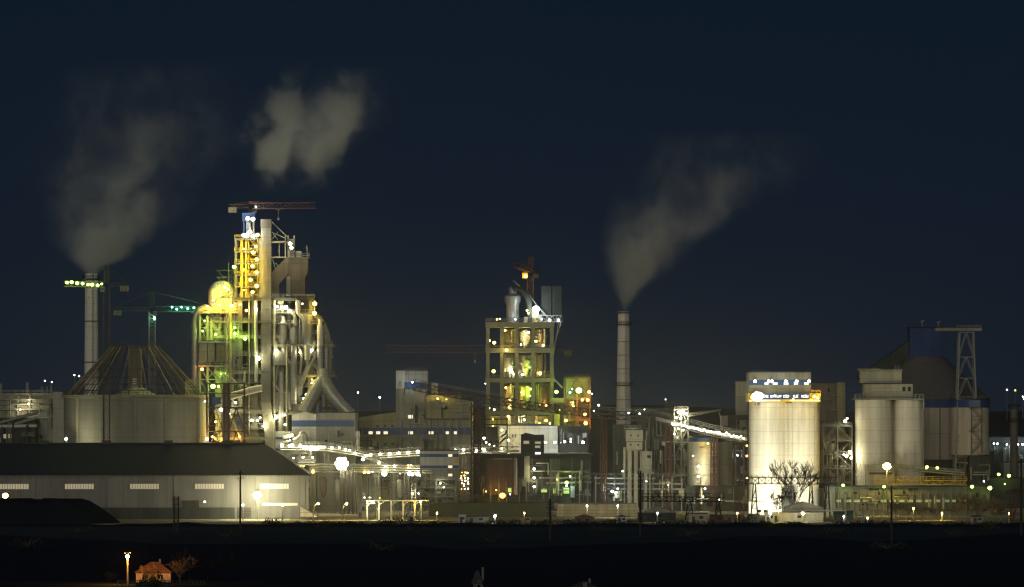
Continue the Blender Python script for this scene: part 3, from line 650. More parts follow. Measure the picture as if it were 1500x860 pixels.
bridge('long level pipe rack with yellow lamps behind the floodlight mast', 1580., [(454, 687), (545, 687.5), (640, 689)],
       [(433, 682, 'Y', .9, 600), (439, 682, 'Y', .9, 0), (444, 682, 'Y', .9, 600), (459, 691, 'Y', 1.1, 900), (534, 692, 'Y', .9, 700), (540, 692, 'Y', .9, 0), (545.5, 691, 'C', .4, 0), (563, 694, 'W', 1.6, 2500), (600, 694, 'W', 1.4, 2500), (604, 695, 'W', 1.0, 0), (612, 694.5, 'W', 1.3, 2000), (616, 697, 'W', .6, 0), (598, 682, 'A', .6, 300), (602, 681.5, 'A', .6, 0), (565, 683, 'W', .7, 900), (578, 682.5, 'W', .7, 900)],
       legs=(470, 488, 526, 552, 580, 596, 620, 634), w=5, pipes=4)
bridge('short lamp lit platform beside the warehouse roof end', 1575., [(436, 677), (462, 677)],
       [(444, 670, 'W', .7, 900), (458, 670, 'W', .7, 900), (430, 671, 'W', .5, 0)], legs=(440, 458))
# dim hall wall behind the racks
def rack_hall():
    Y = 1618.
    t = thing('process_hall', 'dim blue grey process hall behind the long level pipe rack', 'building', base(570, Y, 12))
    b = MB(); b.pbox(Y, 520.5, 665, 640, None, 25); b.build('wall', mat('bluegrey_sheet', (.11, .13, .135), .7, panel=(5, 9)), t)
    b = MB(); b.pbox(Y-.3, 548, 697, 571, None, .29); b.build('door', M.sheet, t)
    for x in (524, 541, 575, 585, 592, 607, 625): b = MB(); b.pbox(Y-.9, x, 690, x+2.2, None, .85); b.build('pilaster', M.steel, t)
    b = MB(); b.pbox(Y-4, 450, 690, 486, None, 10); b.build('annex', M.darkwall, t)
    b = MB(); b.pbox(Y-6, 454, 718, 478, 728, 3); b.pbox(Y-5, 462, 730, 472, 742, 3); b.build('tank_box', M.brown, t)
    windows(t, Y, [(527, 700, 533, 705), (610, 700, 616, 705)], M.dwin)
    for q in ((604, 723, 'W', .7, 900), (614, 723, 'W', .8, 900)): plamp(t, q[0], q[1], Y-24, *q[2:])
rack_hall()
# service clutter: vertical vessels, chutes and pipe towers between the halls and the yard
def vessel(label, Y, x, y0, y1, r, m, cone=True, legs=True):
    k = Y/FPX; xx = X(x, Y); z1, z0 = Z(y0, Y), Z(y1, Y)
    t = thing('process_vessel', label, 'vessel', (xx, Y, 0), 'process vessels in the yard')
    MB().lathe(xx, Y, ([(.4, z0-r*k*1.2)] if cone else [])+[(r*k, z0), (r*k, z1-.8), (r*k*.55, z1)], 28).build('shell', m, t)
    for s in (-1, 1):
        for d in (-1, 1): b = MB(); b.beam((xx+s*r*k*.95, Y+d*r*k*.7, 0), (xx+s*r*k*.95, Y+d*r*k*.7, z0+.8), .3); b.build('leg', M.steel, t)
    b = MB(); b.rail([(xx+r*k*math.cos(a), Y+r*k*math.sin(a), z1-.8) for a in [i*math.pi/8 for i in range(17)]], 1.1, 1.2, .12); b.build('railing', M.steel, t)
    b = MB(); b.stairs(xx+r*k+1, Y-.5, 0, z1, 1.4, 1.4, 3, .14); b.build('stair', M.steel, t)
vessel('slim steel vessel on legs below the lamp lined walkway', 1570., 587, 700, 724, 5, M.pipe)
vessel('small squat vessel beside the stilted control building', 1568., 622, 712, 734, 6, M.steel)
vessel('pale slender vessel left of the floodlight mast', 1576., 494, 700, 728, 4, M.pipe)
vessel('dark vessel between the warehouse corner and the mast', 1578., 474, 700, 722, 5, M.brown)
def frame_tower(label, Y, x0, x1, y0, floors, m, d=6., lamps=(), fill=0, t_=.32, name='steel_frame', group=None):
    t = thing(name, label, 'steel frame', base((x0+x1)/2, Y, d/2), group)
    xa, xb, zt = X(x0, Y), X(x1, Y), Z(y0, Y); n = floors
    for x in (xa, (xa+xb)/2, xb):
        for y in (Y, Y+d): b = MB(); b.beam((x, y, 0), (x, y, zt), t_*1.4); b.build('post', m, t)
    for y in (Y-.02, Y+d+.02):
        b = MB()
        for i in range(n):
            a, c = zt*i/n, zt*(i+1)/n
            b.beam((xa, y, c), (xb, y, c), t_*1.2)
            if i % 2: b.beam((xa, y, a), ((xa+xb)/2, y, c), t_*.8); b.beam((xb, y, a), ((xa+xb)/2, y, c), t_*.8)
            else: b.beam((xa, y, c), ((xa+xb)/2, y, a), t_*.8); b.beam((xb, y, c), ((xa+xb)/2, y, a), t_*.8)
        b.build('bracing', m, t)
    for i in range(n):
        c = zt*(i+1)/n; b = MB(); b.rail([(xa, Y-.2, c), (xb, Y-.2, c)], 1.2, 2, .13); b.build('railing', m, t)
    b = MB()
    for i in range(n): b.box(xa+.3, xb-.3, Y+.4, Y+d-.4, zt*(i+1)/n-.45, zt*(i+1)/n-.2)
    b.build('deck', M.dark, t)
    for i in range(fill):
        b = MB(); x = RND.uniform(xa+1, xb-1); z = RND.uniform(.05, .8)*zt; y = Y+RND.uniform(1, d-1)
        w = RND.uniform(.5, 1.6)
        if i % 3 == 0: b.lathe(x, y, [(w*.4, z), (w, z+1.5), (w, z+3.5), (w*.5, z+4)], 14); b.build('vessel', RND.choice([M.pipe, M.steel]), t)
        elif i % 3 == 1: b.tube([(x, y, z*.2), (x, y, z+3), (x+RND.uniform(-3, 3), y, z+5)], RND.uniform(.15, .4), 8); b.build('pipe', RND.choice([M.pipe, M.steel, M.conc2]), t)
        else: b.box(x-w, x+w, y-1, y+1, z, z+w*1.6); b.build('machine', RND.choice([M.sheet, M.brown, M.darkwall]), t)
    for q in lamps: plamp(t, q[0], q[1], Y-1, *q[2:])
    return t
frame_tower('galvanised pipe frame under the stilted control building', 1562., 610, 668, 702, 4, M.steel, lamps=[(645, 708, 'W', .5, 600), (650, 714, 'W', .4, 0)], fill=14)
frame_tower('open steel frame of pipes between warehouse corner and floodlight mast', 1588., 424, 456, 664, 5, M.steel, lamps=[(431, 712, 'W', .4, 500)], fill=9)
# stilted control building
def control_house():
    Y = 1572.
    t = thing('control_building', 'small grey control building with two blue stripes and three lit windows on stilts', 'building', base(643, Y, 7))
    b = MB(); b.pbox(Y, 615, 660.5, 672, 687, 14); b.build('wall', M.white, t)
    b = MB(); b.pbox(Y+.3, 636, 687, 672, 704, 12); b.build('lower_storey', M.sheet, t)
    b = MB(); b.pbox(Y-.15, 615.1, 665, 671.9, 669.5, .14); b.pbox(Y-.15, 615.1, 682, 671.9, 686, .14); b.build('stripe', M.blue, t)
    b = MB(); b.pbox(Y-.6, 614, 659.3, 673, 660.4, 15.5); b.build('roof', M.roof, t)
    windows(t, Y-.17, [(656.5, 665.4, 662.5, 669), (656.5, 682, 662.5, 685.5)], M.gw)
    windows(t, Y+.3, [(656.5, 694, 662.5, 698)], M.gw)
    b = MB(); b.pbox(Y-.2, 666, 671, 671, 679, .19); b.build('louvre', M.yel, t)
    for x in (617, 635, 652, 670):
        for d in (1, 12): b = MB(); b.box(X(x, Y)-.4, X(x, Y)+.4, Y+d-.4, Y+d+.4, 0, Z(687 if x < 636 else 704, Y)); b.build('stilt', M.steel, t)
    b = MB(); b.tube([P(643, 705, Y-1), P(650, 712, Y-1), P(650, 745, Y-1)], .8, 10); b.tube([P(657, 705, Y-1), P(651, 712, Y-1.6)], .6, 8); b.build('chute', M.pipe, t)
control_house()

# ------------------------------------------------------------------ long mill building with blue band
def mill():
    Y = 1655.
    t = thing('mill_building', 'long olive mill building with blue window band and square head tower', 'building', base(606, Y, 18))
    b = MB(); b.pprism(Y, [(522, 612), (580, 603.5), (580, 742), (522, 742)], 34); b.build('wall', M.olive, t)
    b = MB(); b.pbox(Y-1, 580, 569, 592, None, 30); b.build('wall', M.beige, t)
    b = MB(); b.pbox(Y-1.5, 592, 577, 625, None, 30); b.build('wall', M.beige, t)
    b = MB(); b.pbox(Y-1.2, 580, 543, 593, 569, 12); b.build('head_tower', M.white, t)
    b = MB(); b.pbox(Y-.8, 593, 543, 626, 577, 12); b.build('head_tower', M.sheet, t)
    b = MB(); b.pbox(Y-2, 625, 579, 674, 613, 30); b.build('bin_house', M.olive, t)
    b = MB(); b.pprism(Y-.4, [(625, 613), (674, 613), (674, 584), (692, 588), (692, 742), (625, 742)], 30); b.build('wall', M.beige, t)
    b = MB(); b.pbox(Y-1.6, 593.2, 560, 625, 568.5, .35); b.build('stripe', M.dblue, t)
    b = MB(); b.pbox(Y-1.9, 527, 626.5, 690, 636.5, .3); b.build('stripe', M.blue, t)
    b = MB(); b.pbox(Y-1.4, 579, 541.6, 627, 543, 14); b.build('roof', M.roof, t)
    b = MB(); b.pbox(Y-2.4, 624, 577.8, 675, 579, 31); b.build('roof', M.roof, t)
    b = MB(); b.pbox(Y-2, 632, 561, 641, 579, 8); b.build('penthouse', M.sheet, t)
    b = MB(); b.pbox(Y-2, 624, 613, 690, 615, 1.4); b.build('canopy', M.dark, t)
    b = MB(); b.pbox(Y-1.4, 585, 558, 588, 567, .15); b.build('louvre', M.sheet, t)
    windows(t, Y-1.95, [(540, 632, 546, 636), (551, 632, 557, 636), (562, 632, 568, 636), (598, 632, 605, 636), (628, 632, 635, 636), (653, 632, 657.5, 636), (665, 632, 669.5, 636)], M.gw)
    windows(t, Y-1.55, [(598, 608, 605, 613)], M.gw)
    windows(t, Y-.05, [(540, 655, 546, 658), (562, 655, 568, 658)], M.gws)
    windows(t, Y-1.55, [(597, 655, 605, 658)], M.gws)
    windows(t, Y-.05, [(551, 649, 556, 652), (562, 649, 567, 652), (573, 649, 578, 652), (551, 623, 555, 625), (562, 623, 566, 625), (573, 623, 577, 625)], M.dwin)
    for x in (531, 588.5, 600, 612, 631, 640, 650, 660, 670, 680): b = MB(); b.tube([P(x, 615 if x > 580 else 617, Y-2.3), P(x, 700, Y-2.3)], .22, 8); b.build('downpipe', M.steel, t)
    for q in ((604, 560, 'C', .6, 500), (641, 584, 'Y', .6, 700), (654, 585, 'Y', .4, 0)): plamp(t, q[0], q[1], Y-3.6, *q[2:])
    b = MB(); b.rail([P(593, 543, Y-.7), P(625, 543, Y-.7)], 1.1, 2, .13); b.rail([P(640, 579, Y-1.9), P(674, 579, Y-1.9)], 1.1, 2, .13); b.build('railing', M.steel, t)
mill()

# ------------------------------------------------------------------ long inclined conveyor gallery on red trestles
def conveyor():
    Y = 1590.
    pts = [(606, 566), (700, 583), (795, 597), (872, 606), (960, 612), (1048, 634), (1094, 643)]
    v = [P(x, y, Y) for x, y in pts]
    t = thing('conveyor', 'long dark inclined conveyor gallery descending rightwards to the bright twin silos', 'conveyor', (X(850, Y), Y, 0))
    b = MB()
    for a, e in zip(v, v[1:]): b.truss(a, e, 3.6, 3.0, max(4, int((e-a).length/2.8)), .36, .26)
    b.build('gallery_truss', M.dark, t)
    b = MB()
    for a, e in zip(v, v[1:]): b.beam(a-Vector((0, 0, 1.6)), e-Vector((0, 0, 1.6)), 3.2, .3); b.beam(a+Vector((0, .4, .1)), e+Vector((0, .4, .1)), 2.2, .5)
    b.build('belt', M.brown, t)
    b = MB(); b.rail([q+Vector((0, -1.9, 1.5)) for q in v], 1.3, 2.4, .16); b.build('railing', M.steel, t)
    b = MB()
    for a, e in zip(v[4:], v[5:]): b.beam(a+Vector((0, -1.95, -.2)), e+Vector((0, -1.95, -.2)), .12, 1.3)
    b.build('side_sheet', M.steel, t)
    for x, y in ((697, 583), (884, 607), (1046, 633)):
        a = Vector((X(x, Y), Y, 0)); z = Z(y, Y)-1.8
        b = MB()
        for s in (-1, 1):
            b.truss((a.x+s*(1.5 if x < 800 else .9), Y, 0), (a.x+s*(1.2 if x < 800 else .6), Y, z), 1.0, 3, int(z/3), .32, .2)
        for i in range(1, 9): b.beam((a.x-1.6, Y-1, z*i/9), (a.x+1.6, Y-1, z*i/9), .3)
        b.build('trestle', M.red, t)
    for x, y in ((979, 615), (1080, 641)):
        z = Z(y, Y)-1.8; b = MB(); b.truss((X(x, Y), Y, 0), (X(x, Y), Y, z), 2, 3, int(z/3), .3, .2); b.build('trestle', M.red, t)
    for q in ((870, 602, 'W', .4, 0), (921, 605, 'C', .5, 0), (937, 606, 'C', .5, 0)): plamp(t, q[0], q[1], Y-2.6, *q[2:])
    n = 30
    for i in range(n):
        x = 985+i*3.6; y = 616+(x-960)*.235+RND.uniform(-1.5, 1.2)
        if x > 1048: y = 634+(x-1048)*.2+RND.uniform(-2, 3)
        plamp(t, x, y-2, Y-2.6, 'W', RND.uniform(.4, .8), 150 if i % 2 else 0)
conveyor()

# ------------------------------------------------------------------ open concrete frame tower
def frame_tower2():
    Y = 1700.; D = 22.
    t = thing('open_frame_tower', 'square concrete frame tower with lit open floors below a red crane', 'industrial tower', base(762, Y, D/2))
    xs = (714.5, 735, 757, 781, 808.5)
    for d in (0, D/2, D):
        for x in xs:
            w = 1.4; b = MB(); b.box(X(x, Y)-w/2, X(x, Y)+w/2, Y+d-w/2, Y+d+w/2, 0, Z(472, Y)); b.build('column', M.conc, t)
    for y, h in ((472, 7.5), (510, 6.5), (554, 6), (602, 5.5), (640, 5)):
        b = MB(); b.box(X(711, Y), X(812, Y), Y-1.3, Y+D+1.3, Z(y+h, Y), Z(y, Y)); b.build('floor_slab', M.conc, t)
        b = MB(); b.rail([(X(711, Y), Y-1.2, Z(y, Y)), (X(812, Y), Y-1.2, Z(y, Y))], 1.1, 2, .14); b.build('railing', M.steel, t)
    for (x0, y0, x1, y1, d, m) in ((737, 482, 756, 509, 12.5, M.olive), (759, 482, 780, 509, 14, M.conc), (737, 520, 756, 553, 12.5, M.sheet), (759, 520, 780, 553, 13, M.conc), (783, 520, 795, 553, 10, M.brown), (737, 562, 756, 601, 12.5, M.brown), (759, 562, 780, 601, 13, M.olive), (783, 562, 808, 601, 12.5, M.brown), (716, 609, 756, 640, 12.5, M.conc2), (759, 609, 808, 640, 12.5, M.olive), (783, 484, 793, 509, 12.5, M.conc2)):
        b = MB(); b.pbox(Y+d, x0, y0, x1, y1, .4); b.build('wall_panel', m, t)
    k = Y/FPX
    def cyc(x, r, y0, y1, y2, d, m): xx = X(x, Y); MB().lathe(xx, Y+d, [(.5, Z(y2, Y)), (r*k, Z(y1, Y)), (r*k, Z(y0, Y)), (r*.5*k, Z(y0-2, Y))], 28).build('cyclone', m, t)
    cyc(769, 8, 484, 496, 509, 9, M.conc2); cyc(746, 6, 524, 540, 552, 7, M.pipe); cyc(770, 6, 522, 538, 552, 7, M.olive); cyc(746, 7, 566, 582, 600, 9, M.brown); cyc(769, 7, 566, 584, 600, 7, M.olive); cyc(794, 5, 488, 498, 508, 7, M.brown); cyc(796, 6, 566, 584, 600, 7, M.brown)
    for i in range(60):
        x = RND.uniform(736, 806); f = RND.choice(((482, 509), (519, 553), (562, 601), (609, 640))); d = RND.uniform(1.5, 10)
        b = MB(); y = RND.uniform(f[0], f[1]-6)
        if i % 3 == 2: b.box(X(x, Y)-1, X(x, Y)+1, Y+d, Y+d+2, Z(f[1], Y), Z(f[1]-RND.uniform(5, 12), Y)); b.build('machine', RND.choice([M.steel, M.brown, M.dark]), t)
        elif i % 3: b.tube([P(x, f[0], Y+d), P(x, f[1], Y+d)], RND.uniform(.2, .7), 10); b.build('pipe', RND.choice([M.steel, M.pipe, M.olive]), t)
        else: b.tube([P(x, y, Y+d), P(min(807, x+RND.uniform(6, 20)), y+RND.uniform(-6, 6), Y+d)], RND.uniform(.2, .5), 10); b.build('pipe', RND.choice([M.steel, M.pipe, M.green]), t)
    # stair in the right bay
    b = MB(); b.stairs(X(788, Y), Y+3, Z(640, Y), Z(472, Y), 3.4, 3.4, 4, .22); b.build('stair', M.brown, t)
    # roof plant
    MB().lathe(X(751, Y), Y+9, [(9.4*k, Z(472, Y)), (9.4*k, Z(446, Y)), (12*k, Z(441, Y)), (12*k, Z(433, Y)), (9.5*k, Z(431, Y)), (6*k, Z(430, Y)), (6*k, Z(421, Y)), (3*k, Z(419, Y))], 36).build('top_cyclone', mat('galvanised_cyclone', (.24, .25, .25), .4, .3, var=.15, ring=3), t)
    b = MB(); b.tube([P(753, 424, Y+8), P(758, 421, Y+7), P(764, 424, Y+6), P(770, 431, Y+5), P(775, 442, Y+5), P(777, 456, Y+5), P(777, 472, Y+5)], [1.25]*7, 18); b.build('gas_duct', M.darkwall, t)
    for x0, x1, dd in ((793, 807.5, 6), (808, 822.5, 6.6)): b = MB(); b.pbox(Y+dd, x0, 419, x1, 463, 7); b.build('silo_box', M.darkwall, t)
    b = MB(); b.truss(P(793, 467, Y+6), P(823, 467, Y+6), 5, 2.6, 4, .4, .3); b.build('box_support', M.steel, t)
    b = MB(); b.box(X(785, Y), X(824, Y), Y+3, Y+14, Z(472, Y)+.01, Z(471, Y)); b.build('roof_deck', M.steel, t)
    b = MB(); b.beam(P(822, 472, Y+4), P(812, 505, Y), .35); b.beam(P(818, 472, Y+4), P(811, 520, Y), .3); b.build('brace', M.steel, t)
    b = MB(); b.tube([P(752, 411, Y+6), P(775, 432, Y+5), P(798, 462, Y+4)], .22, 8); b.tube([P(786, 447, Y+4), P(804, 466, Y+4)], .4, 8); b.build('stay', M.steel, t)
    for i in range(8):
        x = RND.uniform(768, 792); b = MB(); b.box(X(x, Y)-.7, X(x, Y)+.7, Y+2+i*.4, Y+4+i*.4, Z(472, Y), Z(RND.uniform(452, 466), Y)); b.build('machine', RND.choice([M.steel, M.pipe, M.yel]), t)
    b = MB(); b.rail([P(712, 472, Y-1), P(765, 472, Y-1), P(824, 472, Y-1)], 1.6, 2, .17); b.build('railing', M.steel, t)
    b = MB(); b.beam(P(811, 555, Y+2), P(824, 568, Y+2), .7); b.build('chute', M.conc2, t)
    for q in ((785, 453, 'C', 2.8, 5000), (772, 455, 'Y', .8, 800), (774, 459, 'W', .6, 0), (793, 468, 'C', 1.0, 250), (805, 469, 'C', 1.1, 250), (818, 469, 'C', 1.0, 250), (728, 468, 'Y', .7, 1000), (732, 467, 'W', .5, 0), (755, 468, 'C', .6, 900),
              (717, 499, 'Y', .9, 1400), (724, 502, 'Y', 1.3, 2600), (723, 544, 'Y', 1.4, 2600), (742, 513, 'Y', 1.3, 1800), (740, 484, 'Y', .8, 1600), (750, 545, 'W', 1.2, 3200), (774, 487, 'W', .9, 2600), (763, 505, 'W', .8, 3000), (785, 500, 'Y', 1.1, 2600), (796, 506, 'W', .8, 1500),
              (765, 549, 'W', 1.0, 3200), (775, 538, 'G', .7, 1500), (791, 547, 'Y', 1.5, 2600), (786, 538, 'Y', .8, 800), (741, 568, 'Y', .9, 2600), (747, 585, 'A', .9, 1800), (746, 597, 'Y', 1.0, 2200), (777, 570, 'G', .9, 2000), (776, 580, 'G', .8, 1500), (764, 575, 'G', .6, 1500), (790, 594, 'A', 1.0, 2500), (800, 594, 'A', .8, 1800),
              (716, 598, 'Y', 1.0, 1800), (724, 600, 'W', .8, 1400), (768, 615, 'W', .9, 3500), (764, 622, 'W', .9, 1500), (800, 616, 'A', 1.2, 2500), (790, 620, 'Y', .8, 1500), (744, 610, 'Y', .8, 2500), (722, 614, 'Y', .8, 2200), (806, 620, 'G', .9, 2000), (711, 562, 'C', .4, 0), (722, 625, 'Y', .8, 1500)):
        lamp(t, P(q[0], q[1], Y+(5.5 if 475 < q[1] and q[0] not in (711, 742) else (3 if q[1] < 475 else -2.0))), q[2], q[3]*.85, q[4]*(.5 if q[1] > 475 else .8))
frame_tower2()
crane('long red crane boom crossing behind the open frame tower', 1732., 790, 512, 566, 836, mat('boom_red', (.15, .075, .06), .7), apex=8, mw=2.2, jh=2.4, cw=M.brown, jw=2)
def crane_head():
    Y = 1716.; x = X(777, Y); z = Z(472, Y); zj = Z(396, Y)
    t = thing('tower_crane', 'reddish brown crane mast end on above the open frame tower roof', 'crane', (x, Y, z), 'tower cranes over the plant')
    MB().truss((x, Y, z), (x, Y, Z(402, Y)), 2.6, 2.6, 8, .4, .28).build('mast', M.crane, t)
    MB().truss((x, Y-2, zj), (X(755, Y), Y-34, zj+1), 1.8, 1.8, 12, .34, .24).build('jib', M.crane, t)
    MB().truss((x, Y+2, zj), (X(789, Y), Y+12, zj-.4), 1.8, 1.4, 5, .34, .24).build('counter_jib', M.crane, t)
    b = MB(); b.box(X(785, Y)-1.2, X(785, Y)+1.2, Y+9, Y+11, zj-3, zj-.6); b.build('counterweight', M.conc, t)
    MB().truss((x, Y, zj), (x+.2, Y, Z(376, Y)), 1.8, 1.8, 5, .36, .26).build('apex_frame', M.crane, t)
    b = MB(); b.box(X(769, Y)-1.2, X(769, Y)+1.2, Y-4, Y-1.6, Z(408, Y), Z(400, Y)); b.build('cab', M.yel, t)
    plamp(t, 770, 404.5, Y-4.6, 'Y', 1.2, 500); plamp(t, 766, 394, Y-5, 'Y', .5, 0)
crane_head()
def side_frame():
    Y = 1694.
    t = frame_tower('rusty open steel annex with green and orange lamps right of the frame tower', Y, 827, 864, 553, 6, M.red, d=14, fill=16, t_=.45,
      lamps=[(815, 574, 'G', 1.2, 1500), (848, 572, 'G', 2.0, 4500), (863, 574, 'Y', 1.0, 1200), (861, 586, 'A', 1.1, 1800), (853, 586, 'A', .9, 1200), (857, 607, 'A', 1.1, 1800), (858, 620, 'A', 1.3, 1800), (829, 616, 'G', 1.0, 1500), (835, 575, 'T', .8, 900), (838, 570, 'T', .6, 0), (820, 600, 'G', .5, 900), (840, 595, 'A', .7, 900)])
    b = MB(); b.pbox(Y+6, 829, 552, 862, 584, .5); b.build('backing_panel', M.conc, t)
    b = MB(); b.pbox(Y+8, 815, 585, 862, 640, .5); b.build('backing_panel', M.brown, t)
    b = MB(); b.pbox(Y+3, 812, 604, 820, 640, 6); b.build('chute_box', M.olive, t)
    b = MB(); b.pbox(Y-1.5, 806, 583, 826, 590, 4); b.build('gallery', M.brown, t)
side_frame()

# ------------------------------------------------------------------ buildings below the frame tower
def white_hall():
    Y = 1672.
    t = thing('white_hall', 'floodlit white low hall at the foot of the open frame tower', 'building', base(775, Y, 12))
    b = MB(); b.pbox(Y, 731, 624, 817, None, 22); b.build('wall', M.white, t)
    b = MB(); b.pprism(Y-.5, [(735, 624), (760, 620), (795, 621), (817.5, 624)], 23); b.build('roof', M.roof, t)
    b = MB(); b.pbox(Y-.3, 750, 636, 752, 641, .29); b.pbox(Y-.3, 754, 636, 756, 641, .29); b.build('vent', M.dark, t)
    b = MB(); b.pbox(Y+1, 817, 624, 862, None, 20); b.build('annex', M.darkwall, t)
    for q in ((799, 648, 'C', .7, 1500), (813, 648, 'C', .8, 1500), (827, 647, 'W', .8, 900), (836, 647, 'C', .6, 900), (836, 643, 'C', .5, 0), (854, 648, 'C', 1.0, 1200), (745, 645, 'W', .7, 2800), (735, 630, 'Y', .8, 2500), (765, 645, 'W', .6, 2000)): plamp(t, q[0], q[1], Y-7, *q[2:])
white_hall()
def hopper_frame():
    Y = 1640.
    t = thing('hopper_frame', 'black hopper hung in a square steel frame before the white hall', 'hopper', base(724, Y, 5))
    b = MB(); 
    for d in (0, 9):
        for x in (706, 743): b.beam((X(x, Y), Y+d, 0), P(x, 613, Y+d), .5)
        for y in (614, 622): b.beam(P(706, y, Y+d), P(743, y, Y+d), .45)
        b.beam(P(706, 654, Y+d), P(743, 654, Y+d), .4); b.beam(P(728, 614, Y+d), P(728, 654, Y+d), .35); b.beam(P(728, 654, Y+d), P(743, 638, Y+d), .3)
    b.build('frame', M.soot, t)
    b = MB(); b.pprism(Y+1.5, [(713, 625), (729, 625), (729, 640), (723, 650), (717, 646), (712, 638)], 6); b.build('hopper', M.soot, t)
    b = MB(); b.tube([P(733, 640, Y+3), P(740, 636, Y+3), P(742, 630, Y+3)], .4, 8); b.tube([P(731, 650, Y+3), P(741, 641, Y+3)], .4, 8); b.build('pipe', M.dark, t)
    for q in ((709, 642, 'W', .8, 900), (712, 648, 'W', .6, 0), (717, 651, 'W', .5, 600), (724, 653, 'W', .4, 0), (707, 658, 'W', .6, 500)): plamp(t, q[0], q[1], Y-1.3, *q[2:])
hopper_frame()
def dark_hall():
    Y = 1605.
    t = thing('dark_hall', 'large unlit dark hall with a few green lit windows behind the pale wall', 'building', base(780, Y, 15))
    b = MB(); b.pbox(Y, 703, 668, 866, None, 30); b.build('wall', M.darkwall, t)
    b = MB(); b.pbox(Y-1, 702, 664.5, 868, 668, 32); b.build('roof', M.roof, t)
    b = MB(); b.pbox(Y-1.2, 712, 671, 757, 725, 1.1); b.build('louvre_wall', mat('rusted_louvre', (.13, .085, .065), .9, var=.3, panel=(.8, 30)), t)
    b = MB(); b.pbox(Y-4, 763, 637, 797, 668, 10); b.build('headhouse', M.darkwall, t)
    b = MB(); b.pprism(Y-4.2, [(763, 637), (770, 634), (797, 640), (797, 643), (763, 640)], 11); b.build('headhouse_roof', M.roof, t)
    b = MB(); b.pbox(Y-2.5, 768, 664, 776, 705, 2.4); b.build('duct', M.conc, t)
    b = MB(); b.tube([P(755, 671, Y-2), P(756, 725, Y-2)], .7, 10); b.tube([P(722, 672, Y-1.8), P(750, 672, Y-1.8)], .3, 8); b.build('pipe', M.steel, t)
    windows(t, Y-.05, [(793, 716, 801, 721), (809, 715.5, 817.5, 723), (825, 714.5, 833.5, 723)], M.ggw)
    windows(t, Y-1.25, [(744, 715, 749, 721)], M.ggw)
    windows(t, Y-4.05, [(784, 647, 792, 650), (784, 653, 791, 656), (767, 646, 775, 650)], M.gws)
    windows(t, Y-4.05, [(784, 662.5, 792, 665.5)], M.gl)
    b = MB(); b.tube([P(777, 690, Y-1), P(860, 691, Y-1)], .35, 8); b.tube([P(790, 700, Y-1), P(866, 700, Y-1)], .3, 8); b.tube([P(800, 708, Y-1), P(866, 706, Y-1)], .45, 8); b.build('pipe', M.pipe, t)
    b = MB(); b.pbox(Y-3, 836, 712, 842, 729, 2.9); b.build('box', mat('pale_blue_box', (.3, .35, .5), .6), t)
    for x in (718, 730, 741, 760, 770, 848, 860): b = MB(); b.pbox(Y-2.4, x, 700 if x < 780 else 690, x+1.6, None, .6); b.build('pilaster', M.brown if x < 780 else M.steel, t)
    for q in ((782.5, 687, 'W', .8, 500), (782.5, 700, 'W', .8, 500), (782.5, 713, 'W', .8, 500), (830, 707, 'G', 1.1, 700), (736, 726, 'A', 1.9, 420), (747, 724, 'W', .5, 0), (712, 720, 'Y', .4, 300), (727, 718, 'Y', .4, 300)): plamp(t, q[0], q[1], Y-3.5, *q[2:])
dark_hall()
def pit_frame():
    Y = 1608.
    t = thing('signal_rack', 'dark rack of small reddish and white lamps beside the red trestle', 'lamp rack', base(681, Y, 1))
    b = MB(); b.truss((X(681, Y), Y+2, 0), P(681, 690, Y+2), 4.4, 2, 8, .25, .18); b.build('frame', M.dark, t)
    for r in range(7):
        for c in range(3):
            if RND.random() < .85: plamp(t, 676+c*4.6+RND.uniform(-1, 1), 693+r*3.9+RND.uniform(-1, 1), Y, RND.choice('AWW'), RND.uniform(.3, .55), 120 if (r+c) % 3 == 0 else 0)
pit_frame()
# ------------------------------------------------------------------ buildings between the frame tower and the bright silos
def twin_hopper():
    Y = 1600.
    t = thing('twin_column_hopper', 'pale block with four round holes standing on two columns', 'hopper', base(928, Y, 4))
    b = MB(); b.pbox(Y, 917, 630, 942, 646.5, 8); b.pbox(Y+.6, 918, 647.5, 941, 660, 7); b.build('bin', M.conc2, t)
    b = MB(); b.pbox(Y+.3, 917, 646.6, 942, 647.4, 7.5); b.build('joint', M.dark, t)
    k = Y/FPX
    for x, y in ((924.5, 638), (934.5, 638), (924, 651.5), (935, 652)):
        b = MB(); c = P(x, y, Y); b.tube([c+Vector((0, .3, 0)), c+Vector((0, -.06 if y < 645 else .5, 0))], 1.3*k, 12); b.build('hole', M.soot, t)
    for x in (922.5, 931.5): b = MB(); b.pbox(Y+1.5, x-2.6, 660, x+2.6, None, 3); b.build('column', M.conc2, t)
    b = MB(); b.tube([P(915, 655, Y+2), P(914, 700, Y+2)], .5, 8); b.build('pipe', M.pipe, t)
    b = MB(); b.pbox(Y-2, 938, 661, 955, 692, 8); b.build('cabin', M.sheet, t)
    b = MB(); b.pbox(Y-2.2, 948, 667, 953, 671, .19); b.build('cabin_window', M.dwin, t)
    b = MB(); b.pbox(Y-3, 936, 692, 958, 694, 10); b.pbox(Y-2, 944, 694, 948, None, 3); b.pbox(Y-2, 951, 694, 953, None, 3); b.build('platform', M.steel, t)
    b = MB(); b.rail([P(936, 692, Y-2.9), P(958, 692, Y-2.9)], 1.1, 2, .13); b.build('railing', M.steel, t)
    plamp(t, 912, 690, Y-20, 'W', .3, 3500)
    plamp(t, 947, 705, Y-16, 'W', .3, 1500)
twin_hopper()
